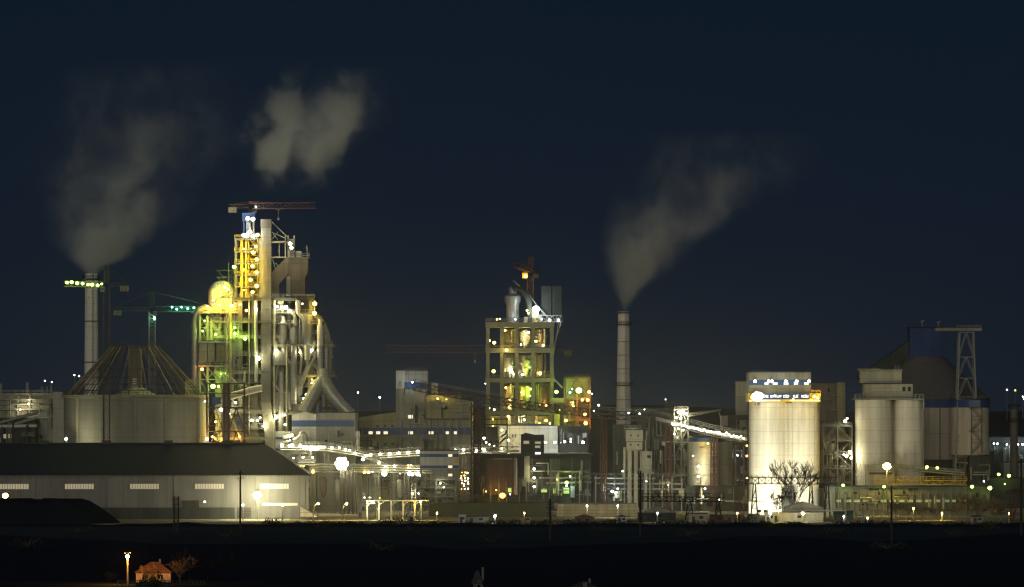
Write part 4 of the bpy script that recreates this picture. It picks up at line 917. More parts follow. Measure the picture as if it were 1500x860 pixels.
def simple_block(name, label, Y, rects, cat='building', lamps=(), wins=(), extra=None):
    x0 = min(r[0] for r in rects); x1 = max(r[2] for r in rects)
    t = thing(name, label, cat, base((x0+x1)/2, Y, 8))
    for r in rects:
        b = MB(); b.pbox(Y+(r[7] if len(r) > 7 else 0), *r[:4], r[4]); b.build(r[6] if len(r) > 6 else 'wall', r[5], t)
    for w in wins: windows(t, Y+(w[2] if len(w) > 2 else 0), w[0], w[1])
    for q in lamps: plamp(t, q[0], q[1], Y-(q[5] if len(q) > 5 else 2), *q[2:5])
    if extra: extra(t, Y)
    return t
def ex(t, Y):
    for x in (951, 962, 968): b = MB(); b.tube([P(x, 612, Y-1.4), P(x, 690, Y-1.4)], .35, 8); b.build('pipe', M.steel, t)
    b = MB(); b.rail([P(930, 601, Y+.2), P(985, 603, Y+.2)], 1.1, 2, .13); b.build('railing', M.steel, t)
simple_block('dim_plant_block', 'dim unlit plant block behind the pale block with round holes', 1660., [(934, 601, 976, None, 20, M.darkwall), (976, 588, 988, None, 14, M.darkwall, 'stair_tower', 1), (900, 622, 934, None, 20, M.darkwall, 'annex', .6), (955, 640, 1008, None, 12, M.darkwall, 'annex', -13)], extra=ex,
             lamps=[(944, 600, 'C', .4, 0), (975, 585, 'C', .3, 0)])
def low_pipes(t, Y):
    for y, x0, x1 in ((700, 870, 960), (708, 872, 1000), (716, 880, 1030)):
        b = MB(); b.tube([P(x0, y, Y-1), P(x1, y+1, Y-1)], .35, 8); b.build('pipe', M.pipe, t)
    for x in range(872, 1040, 14): b = MB(); b.pbox(Y-2.4, x, 697, x+1.3, None, .4); b.build('post', M.steel, t)
    b = MB(); b.rail([P(866, 697, Y-2), P(1040, 699, Y-2)], 1.1, 2, .13); b.build('railing', M.steel, t)
simple_block('low_pipe_hall', 'low dim hall fronted by level pipes right of the green windows', 1608., [(868, 702, 1004, None, 16, M.darkwall), (1004, 712, 1098, None, 14, M.darkwall, 'annex', -3)], extra=low_pipes,
             lamps=[(897, 720, 'C', .9, 1600, 5), (902, 722, 'C', .7, 0, 5), (905, 716, 'C', .5, 0, 5), (1030, 728, 'W', .6, 900, 6)])
def lit_frame(t, Y): pass
frame_tower('small steel tower bright with white lamps at the conveyor bend', 1640., 988, 1008, 600, 6, M.steel, d=5, fill=10,
            lamps=[(994, 604, 'W', 1.0, 1200), (1000, 603, 'W', 1.1, 1200), (1005, 606, 'W', 1.0, 900), (990, 612, 'W', .8, 900), (997, 613, 'W', .9, 900), (1004, 618, 'W', .9, 900), (987, 622, 'W', .7, 600), (994, 628, 'W', .8, 600), (1001, 630, 'W', .7, 600), (988, 636, 'W', .6, 300)])
def band_silo():
    Y = 1625.; k = Y/FPX
    t = thing('round_silo', 'grey round silo with blue top band behind a conveyor trestle', 'silo', base(1030, Y, 0), 'round silos')
    MB().pcyl(Y, 1030, 642, None, 21, 40).build('shell', M.silo, t)
    MB().lathe(X(1030, Y), Y, [(21.4*k, Z(647, Y)), (21.4*k, Z(641, Y)), (19*k, Z(639, Y))], 40).build('band', M.blue, t)
    b = MB(); b.pcyl(Y+8, 1060, 648, None, 14, 32); b.build('silo_bin', M.sheet, t)
    b = MB(); b.rail([(X(1030, Y)+20.5*k*math.cos(i*math.pi/10), Y+20.5*k*math.sin(i*math.pi/10), Z(640, Y)) for i in range(21)], 1.1, 2, .13); b.build('railing', M.steel, t)
    b = MB(); b.pbox(Y-6.6, 1025, 654, 1046, 656, 1.4); b.build('platform', M.steel, t)
    for q in ((1023.5, 683, 'W', .8, 900), (1023.5, 698, 'W', .8, 900), (1023, 716, 'W', .6, 600), (1037, 650, 'Y', .6, 900), (1015, 668, 'W', .3, 0)): plamp(t, q[0], q[1], Y-8, *q[2:])
band_silo()
def ex2(t, Y):
    for i, x in enumerate(range(1053, 1096, 6)): b = MB(); b.pbox(Y-.9, x, 652, x+1.6, None, .85); b.build('rib', M.sheet, t)
    b = MB(); b.pbox(Y-3, 1056, 609, 1066, 624, 6); b.build('penthouse', M.sheet, t)
    b = MB(); b.tube([P(1010, 606, Y-2), P(1052, 601, Y-2), P(1056, 612, Y-2)], .4, 8); b.tube([P(1010, 610, Y-2), P(1056, 600, Y-2)], .3, 8); b.build('pipe', M.steel, t)
simple_block('ribbed_silo_block', 'dim ribbed storage block just left of the bright twin silos', 1640., [(1050, 648, 1097, None, 24, M.darkwall), (1062, 608, 1096, 648, 18, M.darkwall, 'upper_storey', 2)], extra=ex2,
             lamps=[(1094, 653, 'A', .6, 500, 40), (1094, 668, 'A', .7, 700, 40), (1094, 700, 'Y', .7, 700, 40), (1066, 652, 'W', .4, 0, 2)])
simple_block('pale_lift_tower', 'slim grey lift tower peeping out left of the bright twin silos', 1650., [(1079, 559, 1095, None, 10, M.sheet), (1078, 557.6, 1096, 559, 11, M.roof, 'roof')])
simple_block('brown_tower_block', 'tall plain brown tower block behind the bright twin silos', 1660., [(1186, 561, 1237, None, 26, M.brown), (1226, 560, 1238, None, 3, M.olive, 'stair_shaft', -3.2), (1186, 559.5, 1238, 561, 30, M.roof, 'roof', -1)],
             wins=[([(1212, 568, 1216, 575)], M.dwin, -.05)])

# ------------------------------------------------------------------ the brightly lit twin silos with the sign
def twin_silos():
    Y = 1552.; k = Y/FPX
    t = thing('twin_silos', 'two brightly floodlit white silos with a glowing sign across the top', 'silos', base(1149, Y, 8))
    for xc, r, dy in ((1125.5, 28.5, 0), (1176.5, 24, 1)):
        MB().pcyl(Y+8+dy, xc, 588, None, r*1.004, 56).build('silo_shell', M.silo, t)
    b = MB(); b.pbox(Y+4, 1145, 590, 1160, None, 6); b.build('silo_web', M.silo, t)
    b = MB(); b.pbox(Y+1, 1097, 545, 1188, 576, 15); b.build('top_house', M.beige, t)
    b = MB(); b.pprism(Y+.4, [(1096, 545.2), (1106, 542), (1122, 542.6), (1125, 544), (1189, 544), (1189, 545.2)], 16); b.build('roof', M.roof, t)
    b = MB(); b.pbox(Y+.8, 1097.2, 557, 1187.8, 564, .19); b.build('stripe', M.blue, t)
    b = MB(); b.box(X(1096, Y), X(1202, Y), Y-.6, Y+16, Z(588.5, Y), Z(576.1, Y)); b.build('deck', M.yel, t)
    b = MB(); b.rail([P(1189, 576, Y-.4), P(1202, 576, Y-.4)], 1.1, 1.5, .14); b.build('railing', M.yel, t)
    # the sign: a long board with lit lettering too small to read in the photo, so plain strokes in the same word lengths
    b = MB(); b.pbox(Y-1.1, 1101, 576.6, 1186, 585, .35); s = b.build('sign_board', M.dblue, t)
    for x0, x1 in ((1118.5, 1126), (1128.5, 1144.5), (1147.5, 1155), (1162, 1169.5), (1174, 1184)):
        x = x0; b = MB()
        while x < x1:
            w = RND.uniform(1.0, 1.7); hi = 578 if RND.random() < .4 else 578.8
            b.pbox(Y-1.3, x, hi, x+.55, 582.4, .19)
            q = RND.random()
            if q < .7: b.pbox(Y-1.3, x+.56, 581.6, x+w, 582.4, .19)
            if q > .2: b.pbox(Y-1.3, x+.56, hi, x+w, hi+.8, .19)
            if q > .5: b.pbox(Y-1.3, x+.56, 580.1, x+w*.9, 580.8, .19)
            x += w+.45
        b.build('lettering', M.gl, s)
    b = MB(); b.pbox(Y-1.2, 1097.5, 585.6, 1143.5, 588, .5); b.pbox(Y-1.2, 1157, 585.6, 1201, 588, .5); b.build('light_box', glow('amber_light_box', (1, .6, .1), .8), t)
    for x in (1106, 1126, 1131, 1151, 1167, 1185): plamp(t, x, 558.5, Y-.6, 'C', .9, 40)
    for x0, x1 in ((1120, 1126), (1132, 1139), (1148, 1155), (1163, 1169), (1178, 1185)):
        b = MB(); b.pbox(Y+.66, x0, 560.3, x1, 563.6, .12); b.build('window', M.gw, t)
    for q in ((1106.5, 581, 'W', 2.4, 700), (1112, 580, 'W', 2.6, 1100), (1103, 582, 'Y', 1.4, 400), (1110, 585, 'W', 1.6, 0), (1193, 581, 'Y', 1.0, 900), (1198, 583, 'Y', .8, 600), (1162, 584.5, 'Y', .5, 500), (1108, 576, 'Y', 1.2, 0)): plamp(t, q[0], q[1], Y-2.6, *q[2:])
    b = MB(); b.pbox(Y-1, 1097, 735, 1128, None, 6); b.build('base_annex', M.white, t)
    for x, yy in ((1151.5, Y+.2), (1193, Y-1.6)):
        b = MB(); b.beam((X(x, Y), yy, 0), (X(x, Y), yy, Z(589, Y)), .12); b.beam((X(x, Y)+.7, yy, 0), (X(x, Y)+.7, yy, Z(589, Y)), .12); z = 1.
        while z < Z(590, Y): b.beam((X(x, Y), yy, z), (X(x, Y)+.7, yy, z), .1); z += 1.1
        b.build('ladder', M.steel, t)
    b = MB(); b.pbox(Y-1.2, 1146, 716, 1162, None, 4); b.build('door_bay', M.darkwall, t)
twin_silos()
def floodstand():
    Y = 1528.
    t = thing('floodlight_stand', 'row of ground floodlights aimed up at the bright twin silos', 'floodlights', base(1140, Y, 0))
    b = MB()
    for x in (1112, 1122, 1132, 1142): b.beam((X(x, Y), Y, 0), (X(x, Y), Y, 1.6), .3); b.box(X(x, Y)-.8, X(x, Y)+.8, Y-.3, Y+.5, 1.6, 2.6)
    b.beam((X(1110, Y), Y+.2, .6), (X(1144, Y), Y+.2, .6), .25); b.build('stand', M.dark, t)
    for i, (x, tx, e, yy) in enumerate(((1124, 1122, 60000, Y), (1136, 1134, 42000, Y-4), (1150, 1176, 36000, Y-8))):
        l = bpy.data.lights.new('flood_light', 'SPOT'); l.energy = e*.8; l.color = (1, .93, .7); l.spot_size = math.radians(120); l.spot_blend = .8; l.shadow_soft_size = .4
        o = bpy.data.objects.new('flood_light', l); COL.objects.link(o); o.parent = t
        src = Vector((X(x, yy), yy, 3.2)); o.location = src-wloc(t)
        o.rotation_euler = (P(tx, 690, 1552)-src).to_track_quat('-Z', 'Y').to_euler()
floodstand()
def gantry(label, Y, x0, x1, yb, h, legs, m):
    t = thing('gantry_crane', label, 'gantry', base((x0+x1)/2, Y, 0), 'yard gantry cranes')
    MB().truss(P(x0, yb, Y), P(x1, yb+.5, Y), 2.2, h, max(6, int((x1-x0)/9)), .3, .2).build('girder', m, t)
    for x, sp in legs:
        b = MB(); zt = Z(yb, Y)-h/2
        for s in (-1, 1):
            for d in (-1, 1): b.beam((X(x+s*.3*sp, Y), Y+d*1.1, zt), (X(x+s*sp, Y), Y+d*2.4, 0), .28)
        for f in (.3, .6): b.beam((X(x-sp*(1-.7*f), Y), Y-1.9, zt*f), (X(x+sp*(1-.7*f), Y), Y-1.9, zt*f), .26); b.beam((X(x-sp*(1-.7*f), Y), Y-1.9, zt*f), (X(x+sp*(.9-.7*f), Y), Y-1.5, zt*(f+.3)), .24)
        b.build('leg', m, t)
    b = MB(); b.pbox(Y-1.3, x1-26, yb+4, x1-18, yb+11, 2.4); b.build('cab', M.dark, t)
    b = MB(); b.rail([P(x0, yb-4, Y-1), P(x1, yb-3.5, Y-1)], 1.0, 2, .14); b.build('railing', m, t)
    return t
gantry('dark gantry crane girder crossing in front of the bright twin silos', 1505., 1092, 1226, 704, 2.4, [(1105, 5), (1188, 4), (1212, 4)], M.dark)
gantry('long low dark gantry girder on splayed legs in the middle yard', 1480., 938, 1062, 731, 1.6, [(1010, 6), (1052, 5)], M.soot)

# ------------------------------------------------------------------ pipes and frames between both silo groups
frame_tower('open pipe frame between the bright silos and the paler silos', 1606., 1206, 1248, 624, 6, M.steel, d=10, fill=22, t_=.3,
            lamps=[(1238, 617, 'W', 1.0, 900), (1241, 613, 'C', .6, 0), (1245, 662, 'W', 1.0, 900), (1240, 668, 'W', 1.0, 900), (1247, 671, 'W', .8, 700), (1236, 666, 'W', .6, 0)])
simple_block('low_grey_shed', 'low grey shed hidden behind the open pipe frame', 1632., [(1200, 648, 1250, None, 14, M.darkwall), (1186, 660, 1206, None, 9, M.sheet, 'annex', -5)])

def pale_silos():
    Y = 1600.; k = Y/FPX
    t = thing('pale_silos', 'pair of plain pale silos topped by stepped houses beside the domed store', 'silos', base(1302, Y, 8))
    for xc, r, dy in ((1279.5, 27, 0), (1331, 21.5, 1)):
        MB().pcyl(Y+9+dy, xc, 586, None, r, 52).build('silo_shell', M.silo, t)
    MB().pcyl(Y+16, 1312, 588, None, 8, 24).build('silo_shell', M.silo, t)
    b = MB(); b.box(X(1252, Y), X(1353, Y), Y+2, Y+16, Z(586, Y), Z(583.5, Y)); d = b.build('deck', M.steel, t)
    b = MB(); b.rail([P(1252, 583.5, Y+2.1), P(1353, 583.5, Y+2.1)], 1.6, 1.6, .2); b.build('railing', M.steel, d)
    for i in range(13):
        b = MB(); x = 1255+i*7.3; b.lathe(X(x, Y), Y+5, [(.5, Z(583.5, Y)), (.5, Z(580, Y)), (.25, Z(578, Y))], 10); b.build('vent', M.steel, t)
    b = MB(); b.pbox(Y+4, 1267, 562.5, 1337, 583.5, 11); b.build('lower_house', M.conc2, t)
    b = MB(); b.pbox(Y+3.2, 1266, 561, 1338, 562.5, 13); b.build('roof', M.roof, t)
    b = MB(); b.pbox(Y+5, 1262, 543.5, 1321, 561, 10); b.build('upper_house', M.conc2, t)
    b = MB(); b.pbox(Y+4, 1260, 541, 1322, 543.5, 12); b.pbox(Y+4, 1258, 540, 1290, 541, 12); b.build('roof', M.conc, t)
    b = MB(); b.tube([P(1353, 583, Y+5), P(1353, 620, Y+5), P(1352, 700, Y+5)], .3, 8); b.tube([P(1351, 600, Y+4), P(1350, 700, Y+4)], .2, 8); b.build('pipe', M.pipe, t)
    windows(t, Y+3.95, [(1330, 567, 1334, 573), (1322, 567, 1326, 573)], M.dwin)
    b = MB(); b.pbox(Y-8, 1270, 681, 1311, None, 9); b.build('annex', M.conc2, t)
    b = MB(); b.pbox(Y-8.2, 1273, 692, 1307, 695, .19); b.build('louvre', M.dark, t)
    b = MB(); b.tube([P(1285, 674, Y-6), P(1285, 682, Y-6)], .4, 8); b.tube([P(1299, 672, Y-6), P(1299, 682, Y-6)], .3, 8); b.build('vent_pipe', M.silo, t)
pale_silos()
def dome_store():
    Y = 1690.; k = Y/FPX; xc = X(1356, Y); r = 92*k
    t = thing('domed_store', 'big round store with dark conical roof and blue head box behind the pale silos', 'storage tank', (xc, Y, 0))
    MB().lathe(xc, Y, [(r, Z(672, Y)), (r, Z(597, Y))], 72).build('wall', mat('store_wall', (.42, .37, .29), .85, var=.15, streak=.3, panel=(9, 30)), t)
    MB().lathe(xc, Y, [(r*.96, 0), (r*.96, Z(672, Y))], 72).build('base_wall', M.darkwall, t)
    MB().lathe(xc, Y, [(r+.4, Z(597, Y)), (r+.4, Z(585, Y)), (r-.6, Z(584.5, Y))], 72).build('blue_band', M.dblue, t)
    MB().lathe(xc, Y, [(r+.8, Z(585, Y)), (r+.8, Z(584, Y)), (25*k, Z(522, Y))], 72).build('roof', mat('cone_roof_sheet', (.12, .115, .1), .7, var=.15, streak=.3), t)
    b = MB()
    for i in range(24):
        a = 2*math.pi*i/24; b.beam((xc+(r+.8)*math.cos(a), Y+(r+.8)*math.sin(a), Z(584, Y)+.15), (xc+23*k*math.cos(a), Y+23*k*math.sin(a), Z(522, Y)+.02), .12)
    b.build('roof_rib', M.brown, t)
    b = MB(); b.box(X(1331, Y), X(1378, Y), Y-6, Y+6, Z(556, Y), Z(480, Y)); b.build('head_box', M.dblue, t)
    b = MB(); b.box(X(1330, Y), X(1379, Y), Y-7.3, Y+7.3, Z(480, Y), Z(478.6, Y)); b.build('head_roof', M.roof, t)
    b = MB(); b.tube([P(1351, 469, Y), P(1351, 479, Y)], .3, 8); b.tube([P(1375, 470, Y), P(1375, 479, Y)], .3, 8); b.beam(P(1349, 471, Y), P(1354, 470, Y), .4); b.beam(P(1372, 473, Y), P(1378, 471, Y), .4); b.build('mast', M.steel, t)
    b = MB(); a0, a1 = P(1262, 560, Y-3), P(1345, 500, Y); b.beam(a0, a1, 4, 5.4); b.build('inclined_gallery', M.darkwall, t)
    b = MB(); b.truss((X(1310, Y), Y-12, Z(583, Y)), (X(1310, Y), Y-12, Z(535, Y)), 1.6, 1.6, 6, .28, .2); b.build('gallery_leg', M.steel, t)
    # windows ladder of the lit wall, pilaster and stair
    b = MB()
    for a in (-1.05, -.62, -.3):
        b.beam((xc+(r+.2)*math.cos(a-.4), Y+(r+.2)*math.sin(a-.4), Z(672, Y)), (xc+(r+.2)*math.cos(a-.4), Y+(r+.2)*math.sin(a-.4), Z(597, Y)), .5, .4)
    b.build('pilaster', M.brown, t)
    b = MB(); an = -1.02; x, y = xc+(r+.8)*math.cos(an), Y+(r+.8)*math.sin(an); b.stairs(x, y-.6, Z(668, Y), Z(597, Y), 3.6, 1.6, 4, .2); b.build('stair', M.steel, t)
    for x in (1397, 1404, 1411, 1418): b = MB(); b.pbox(Y-36, x, 668, x+1.4, None, .5); b.build('post', M.brown, t)
    b = MB(); b.tube([P(1395, 675, Y-36), P(1422, 672, Y-36)], .5, 8); b.tube([P(1395, 684, Y-36), P(1422, 690, Y-36)], .4, 8); b.tube([P(1400, 690, Y-35), P(1412, 674, Y-35)], .6, 8); b.build('pipe', M.steel, t)
dome_store()
def round_bin():
    Y = 1652.; k = Y/FPX; xc = X(1420.5, Y); r = 28*k
    t = thing('round_bin', 'pale elevated round bin under a blue rim at the foot of the lattice pylon', 'silo', (xc, Y, 0), 'round silos')
    MB().lathe(xc, Y, [(r*.6, Z(672, Y)), (r, Z(666, Y)), (r, Z(597, Y))], 48).build('shell', mat('tan_concrete', (.5, .44, .34), .85, var=.15, streak=.35), t)
    MB().lathe(xc, Y, [(r+.25, Z(597, Y)), (r+.25, Z(586, Y)), (r-.8, Z(585, Y))], 48).build('rim', M.dblue, t)
    b = MB(); b.pbox(Y-r-1.0, 1419, 586.5, 1436, 596.5, 1.2); b.build('rim_panel', mat('faded_blue', (.12, .16, .28), .6), t)
    b = MB(); b.stairs(X(1427, Y), Y-r-.7, Z(664, Y), Z(598, Y), 4.2, 1.4, 4, .2); b.build('stair', M.brown, t)
    for x in (1397, 1405, 1413, 1428, 1440, 1445):
        b = MB(); b.tube([(X(x, Y), Y-r*.4, 0), (X(x, Y), Y-r*.4, Z(668, Y))], .5, 8); b.build('leg', M.brown, t)
    b = MB(); b.rail([(xc+r*math.cos(a), Y+r*math.sin(a), Z(585, Y)) for a in [i*math.pi/12 for i in range(25)]], 1.1, 2, .14); b.build('railing', M.steel, t)
    plamp(t, 1441, 705, Y-40, 'W', .4, 2500)
round_bin()
def pylon_tower():
    Y = 1650.
    t = thing('conveyor_pylon', 'tall tapering lattice pylon with flat top beam in front of the domed store', 'pylon', base(1415, Y, 0))
    zt, w0, w1 = Z(487, Y), 19*Y/FPX, 10*Y/FPX; xc = X(1415, Y)
    c = lambda f, s, d: Vector((xc+s*(w0+(w1-w0)*f), Y+d*(5-2.6*f), zt*f))
    fs = [0, .13, .26, .38, .5, .62, .74, .86, 1]
    for s in (-1, 1):
        for d in (-1, 1): b = MB(); b.beam(c(0, s, d), c(1, s, d), .55); b.build('leg', M.steel, t)
    b = MB()
    for f0, f1 in zip(fs, fs[1:]):
        for d in (-1, 1):
            b.beam(c(f1, -1, d), c(f1, 1, d), .3); m_ = c(f1, 0, d); b.beam(c(f0, -1, d), m_, .28); b.beam(c(f0, 1, d), m_, .28)
        for s in (-1, 1): b.beam(c(f0, s, -1), c(f1, s, 1), .25)
    b.build('bracing', M.steel, t)
    b = MB(); b.box(X(1370, Y), X(1437, Y), Y-2.6, Y+2.6, Z(485, Y), Z(480.5, Y)); b.build('top_beam', M.conc, t)
    b = MB(); b.rail([P(1402, 480.5, Y-2.5), P(1437, 480.5, Y-2.5)], 1.1, 2, .15); b.build('railing', M.steel, t)
pylon_tower()
simple_block('dark_side_hall', 'dark hall beneath and right of the domed store', 1640., [(1420, 668, 1452, None, 14, M.darkwall), (1433, 664, 1434.5, None, .3, M.dark, 'pipe', -.4)])
def far_right(t, Y):
    for x in (1478, 1490): b = MB(); b.pbox(Y-.9, x, 652, x+1.2, None, .8); b.build('pilaster', M.steel, t)
simple_block('far_right_hall', 'dim hall with a row of small white lamps at the right edge', 1720., [(1446, 641, 1560, None, 25, M.darkwall), (1446, 639.8, 1560, 641, 26, M.roof, 'roof', -.5), (1470, 679, 1560, None, 10, M.sheet, 'annex', -14)], extra=far_right,
             lamps=[(1456, 650, 'C', .6, 350), (1461, 650, 'C', .6, 0), (1475, 651, 'C', .5, 300), (1483, 651, 'C', .7, 350), (1491, 651, 'C', .7, 350), (1498, 651, 'C', .7, 300), (1508, 651, 'C', .7, 300)])
chimney('short brown stack rising at the far right edge', 1705., 1485.5, 596, 6.0, 5.4, [(596.4, .8, M.dark), (617, .6, M.dark)], M.brown)
simple_block('green_lit_annex', 'low annex with green lamps below the far right hall', 1650., [(1440, 700, 1500, None, 12, M.darkwall)], lamps=[(1463, 695, 'G', 1.0, 110, 2), (1478, 697, 'G', 1.1, 110, 2), (1472, 709, 'G', .5, 60, 2)])
def strip(t, Y):
    for x in range(1228, 1440, 11): b = MB(); b.pbox(Y-.5, x, 722, x+.9, None, .48); b.build('pilaster', M.sheet, t)
    b = MB(); b.pbox(Y-.8, 1212, 711, 1450, 713, 1.5); b.build('canopy', M.roof, t)
simple_block('long_low_shed', 'long low shed with green lit window strip before the pale silos', 1545., [(1213, 713, 1450, 748, 14, mat('dingy_sheet', (.16, .17, .13), .7, var=.35, streak=.4, panel=(3, 5))), (1213, 748.2, 1452, None, 13, M.conc, 'base', .5)], extra=strip,
             wins=[([(1203+i*13+22, 732, 1203+i*13+31, 735.5) for i in range(15)], M.ggd, -.05), ([(1272, 715, 1288, 719), (1330, 715, 1345, 719), (1272, 734, 1290, 738)], M.dwin, -.05)],
             lamps=[(1235, 711, 'G', .9, 150, 2), (1295, 713, 'G', .9, 150, 2), (1424, 713, 'G', 1.0, 200, 3), (1450, 715, 'G', 1.3, 250, 3)])
bridge('yellow railed conveyor in front of the pale silos', 1570., [(1280, 706), (1416, 707)], [(1358, 684, 'G', .9, 400), (1373, 685.5, 'G', .9, 400), (1357, 686, 'Y', .5, 0)], m=M.yel, legs=(1300, 1340, 1380, 1410), pipes=1, name='conveyor', cat='conveyor', post=M.steel)
bridge('sloping pipe bridge leaving the pale silos for the domed store', 1578., [(1311, 683), (1412, 692)], [], m=M.steel, legs=(1350, 1400), pipes=2, rail=False)
def lean_frame():
    Y = 1440.
    t = thing('loading_frame', 'rusty leaning lattice loading frame at the right edge', 'steel frame', base(1485, Y, 0))
    MB().truss((X(1479, Y), Y, 0), P(1492, 716, Y), 1.6, 1.6, 7, .3, .2).build('mast', M.red, t)
    MB().truss(P(1474, 722, Y), P(1500, 717, Y), 1.2, 1.0, 6, .26, .18).build('boom', M.red, t)
    b = MB(); b.pprism(Y-.5, [(1473, 724), (1479, 719), (1484, 719), (1480, 726)], 1); b.build('bucket', M.brown, t)
lean_frame()
# ------------------------------------------------------------------ pipework, openings and boxes on the plain plant walls
def clutter(prefix, label, Y, x0, y0, x1, y1, n, seed, mats=None, lights=0):
    """service pipework and fittings standing just before a wall"""
    t = next(o for o in bpy.data.objects if o.parent is None and o.get('label') == label)
    r = random.Random(seed); mats = mats or [M.steel, M.pipe, M.dark, M.conc2, M.darkwall, M.conc]
    for i in range(n):
        q = r.random(); x = r.uniform(x0, x1); y = r.uniform(y0, y1); d = r.uniform(.5, 1.6); m = r.choice(mats); b = MB()
        if q < .34:
            b.tube([P(x, y, Y-d), P(x, min(y1, y+r.uniform(12, 60)), Y-d)], r.uniform(.14, .5), 8); nm = 'pipe'
        elif q < .5:
            xe = min(x1, x+r.uniform(8, 40)); ye = min(y1, y+r.uniform(4, 20))
            b.tube([P(x, y, Y-d), P(xe, y, Y-d), P(xe, ye, Y-d)], r.uniform(.14, .38), 8); nm = 'pipe'
        elif q < .66:
            w, h = r.uniform(2, 6), r.uniform(2.5, 7); x = min(x, x1-w); y = min(y, y1-h)
            b.box(X(x, Y), X(x+w, Y), Y-.13-.002*i, Y-.05, Z(y+h, Y), Z(y, Y)); m = r.choice([M.soot, M.dark, M.dwin]); nm = 'opening'
        elif q < .78:
            w, h = r.uniform(3, 8), r.uniform(4, 12); x = min(x, x1-w); y = min(y, y1-h)
            b.box(X(x, Y), X(x+w, Y), Y-r.uniform(1.2, 2.6), Y-.01, Z(y+h, Y), Z(y, Y)); m = r.choice([M.sheet, M.conc2, M.brown, M.darkwall]); nm = 'duct_box'
        elif q < .9:
            xe = min(x1, x+r.uniform(10, 28)); b.beam(P(x, y, Y-1), P(xe, y, Y-1), 1.6, .25); b.rail([P(x, y, Y-1.75), P(xe, y, Y-1.75)], 1.1, 1.8, .13)
            for xx in (x, (x+xe)/2, xe): b.beam(P(xx, y, Y-1.6), P(xx, min(y1+8, y+14), Y-1.6), .2)
            m = r.choice([M.steel, M.dark]); nm = 'walkway'
        else:
            b.beam(P(x, y0, Y-.5), P(x, y1, Y-.5), .12); b.beam(P(x+2.2, y0, Y-.5), P(x+2.2, y1, Y-.5), .12)
            z = Z(y1, Y)
            while z < Z(y0, Y): b.beam((X(x, Y), Y-.5, z), (X(x+2.2, Y), Y-.5, z), .09); z += .9
            m = M.steel; nm = 'ladder'
        b.build(nm, m, t)
    for i in range(lights):
        plamp(t, r.uniform(x0, x1), r.uniform(y0, y1), Y-2.4, r.choice('WWWYC'), r.uniform(.35, .6), r.choice((120, 260, 420)))
clutter('', 'dim blue grey process hall behind the long level pipe rack', 1618., 522, 690, 638, 740, 46, 1, lights=5)
clutter('', 'dim blue grey process hall behind the long level pipe rack', 1613., 452, 694, 484, 738, 10, 2, lights=1)
clutter('', 'large unlit dark hall with a few green lit windows behind the pale wall', 1604., 762, 672, 864, 726, 44, 3, lights=3)
clutter('', 'large unlit dark hall with a few green lit windows behind the pale wall', 1603., 704, 690, 710, 726, 5, 4)
clutter('', 'dim unlit plant block behind the pale block with round holes', 1646., 957, 644, 1006, 700, 26, 5, lights=2)
clutter('', 'dim unlit plant block behind the pale block with round holes', 1659., 902, 626, 974, 690, 30, 6, lights=2)
clutter('', 'low dim hall fronted by level pipes right of the green windows', 1607., 870, 704, 1002, 734, 34, 7, lights=2)
clutter('', 'low dim hall fronted by level pipes right of the green windows', 1604., 1006, 714, 1096, 738, 22, 8, lights=2)
clutter('', 'dim ribbed storage block just left of the bright twin silos', 1639., 1052, 652, 1095, 706, 20, 9, lights=2)
clutter('', 'dim ribbed storage block just left of the bright twin silos', 1641., 1064, 612, 1094, 646, 12, 10)
clutter('', 'long olive mill building with blue window band and square head tower', 1652., 528, 640, 688, 664, 26, 11)
clutter('', 'long olive mill building with blue window band and square head tower', 1652., 627, 586, 688, 612, 14, 12)
clutter('', 'long olive mill building with blue window band and square head tower', 1652., 596, 584, 622, 624, 8, 13)
clutter('', 'grey clad hall with one broad blue stripe below the forked duct', 1600., 466, 630, 516, 662, 12, 14)
clutter('', 'floodlit white low hall at the foot of the open frame tower', 1671., 820, 628, 860, 650, 12, 15)
clutter('', 'low concrete factory block with pipes and stub stacks left of the round store', 1689., 54, 582, 90, 648, 14, 16)
clutter('', 'low concrete factory block with pipes and stub stacks left of the round store', 1681., 0, 616, 50, 648, 12, 17)
clutter('', 'long low shed with green lit window strip before the pale silos', 1544., 1216, 716, 1448, 746, 40, 18)
clutter('', 'dark hall beneath and right of the domed store', 1639., 1422, 672, 1450, 704, 10, 19)
clutter('', 'low grey shed hidden behind the open pipe frame', 1631., 1208, 652, 1248, 704, 16, 20)
clutter('', 'tall plain brown tower block behind the bright twin silos', 1659., 1202, 575, 1234, 640, 9, 21)
clutter('', 'dim hall with a row of small white lamps at the right edge', 1719., 1450, 654, 1498, 676, 12, 22)
# ------------------------------------------------------------------ ground
def sheet(name, pts, z, m, label=None):
    b = MB(); b.add([(x, y, z) for x, y in pts], [tuple(range(len(pts)))]); o = b.build(name, m); o['kind'] = 'structure'
    return o
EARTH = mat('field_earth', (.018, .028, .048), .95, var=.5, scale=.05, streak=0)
YARD = mat('yard_dirt', (.3, .28, .2), .95, var=.45, scale=.08, streak=0)
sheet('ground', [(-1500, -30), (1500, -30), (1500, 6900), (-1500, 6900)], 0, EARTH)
sheet('far_field', [(-900, 1425)]+[(-900+i*18, 1262+45*math.sin(i*.35)+22*math.sin(i*.95+1)+RND.uniform(-26, 26)) for i in range(101)]+[(900, 1425)], .012, mat('pale_stubble', (.045, .06, .075), .95, var=.5, scale=.04, streak=0))
sheet('plant_yard', [(-420, 1424), (420, 1424), (420, 1900), (-420, 1900)], .02, YARD)
sheet('yard_road', [(X(445, 1470), 1462), (X(960, 1470), 1462), (X(960, 1470), 1474), (X(445, 1470), 1474)], .04, mat('road_asphalt', (.11, .105, .1), .9, streak=0))
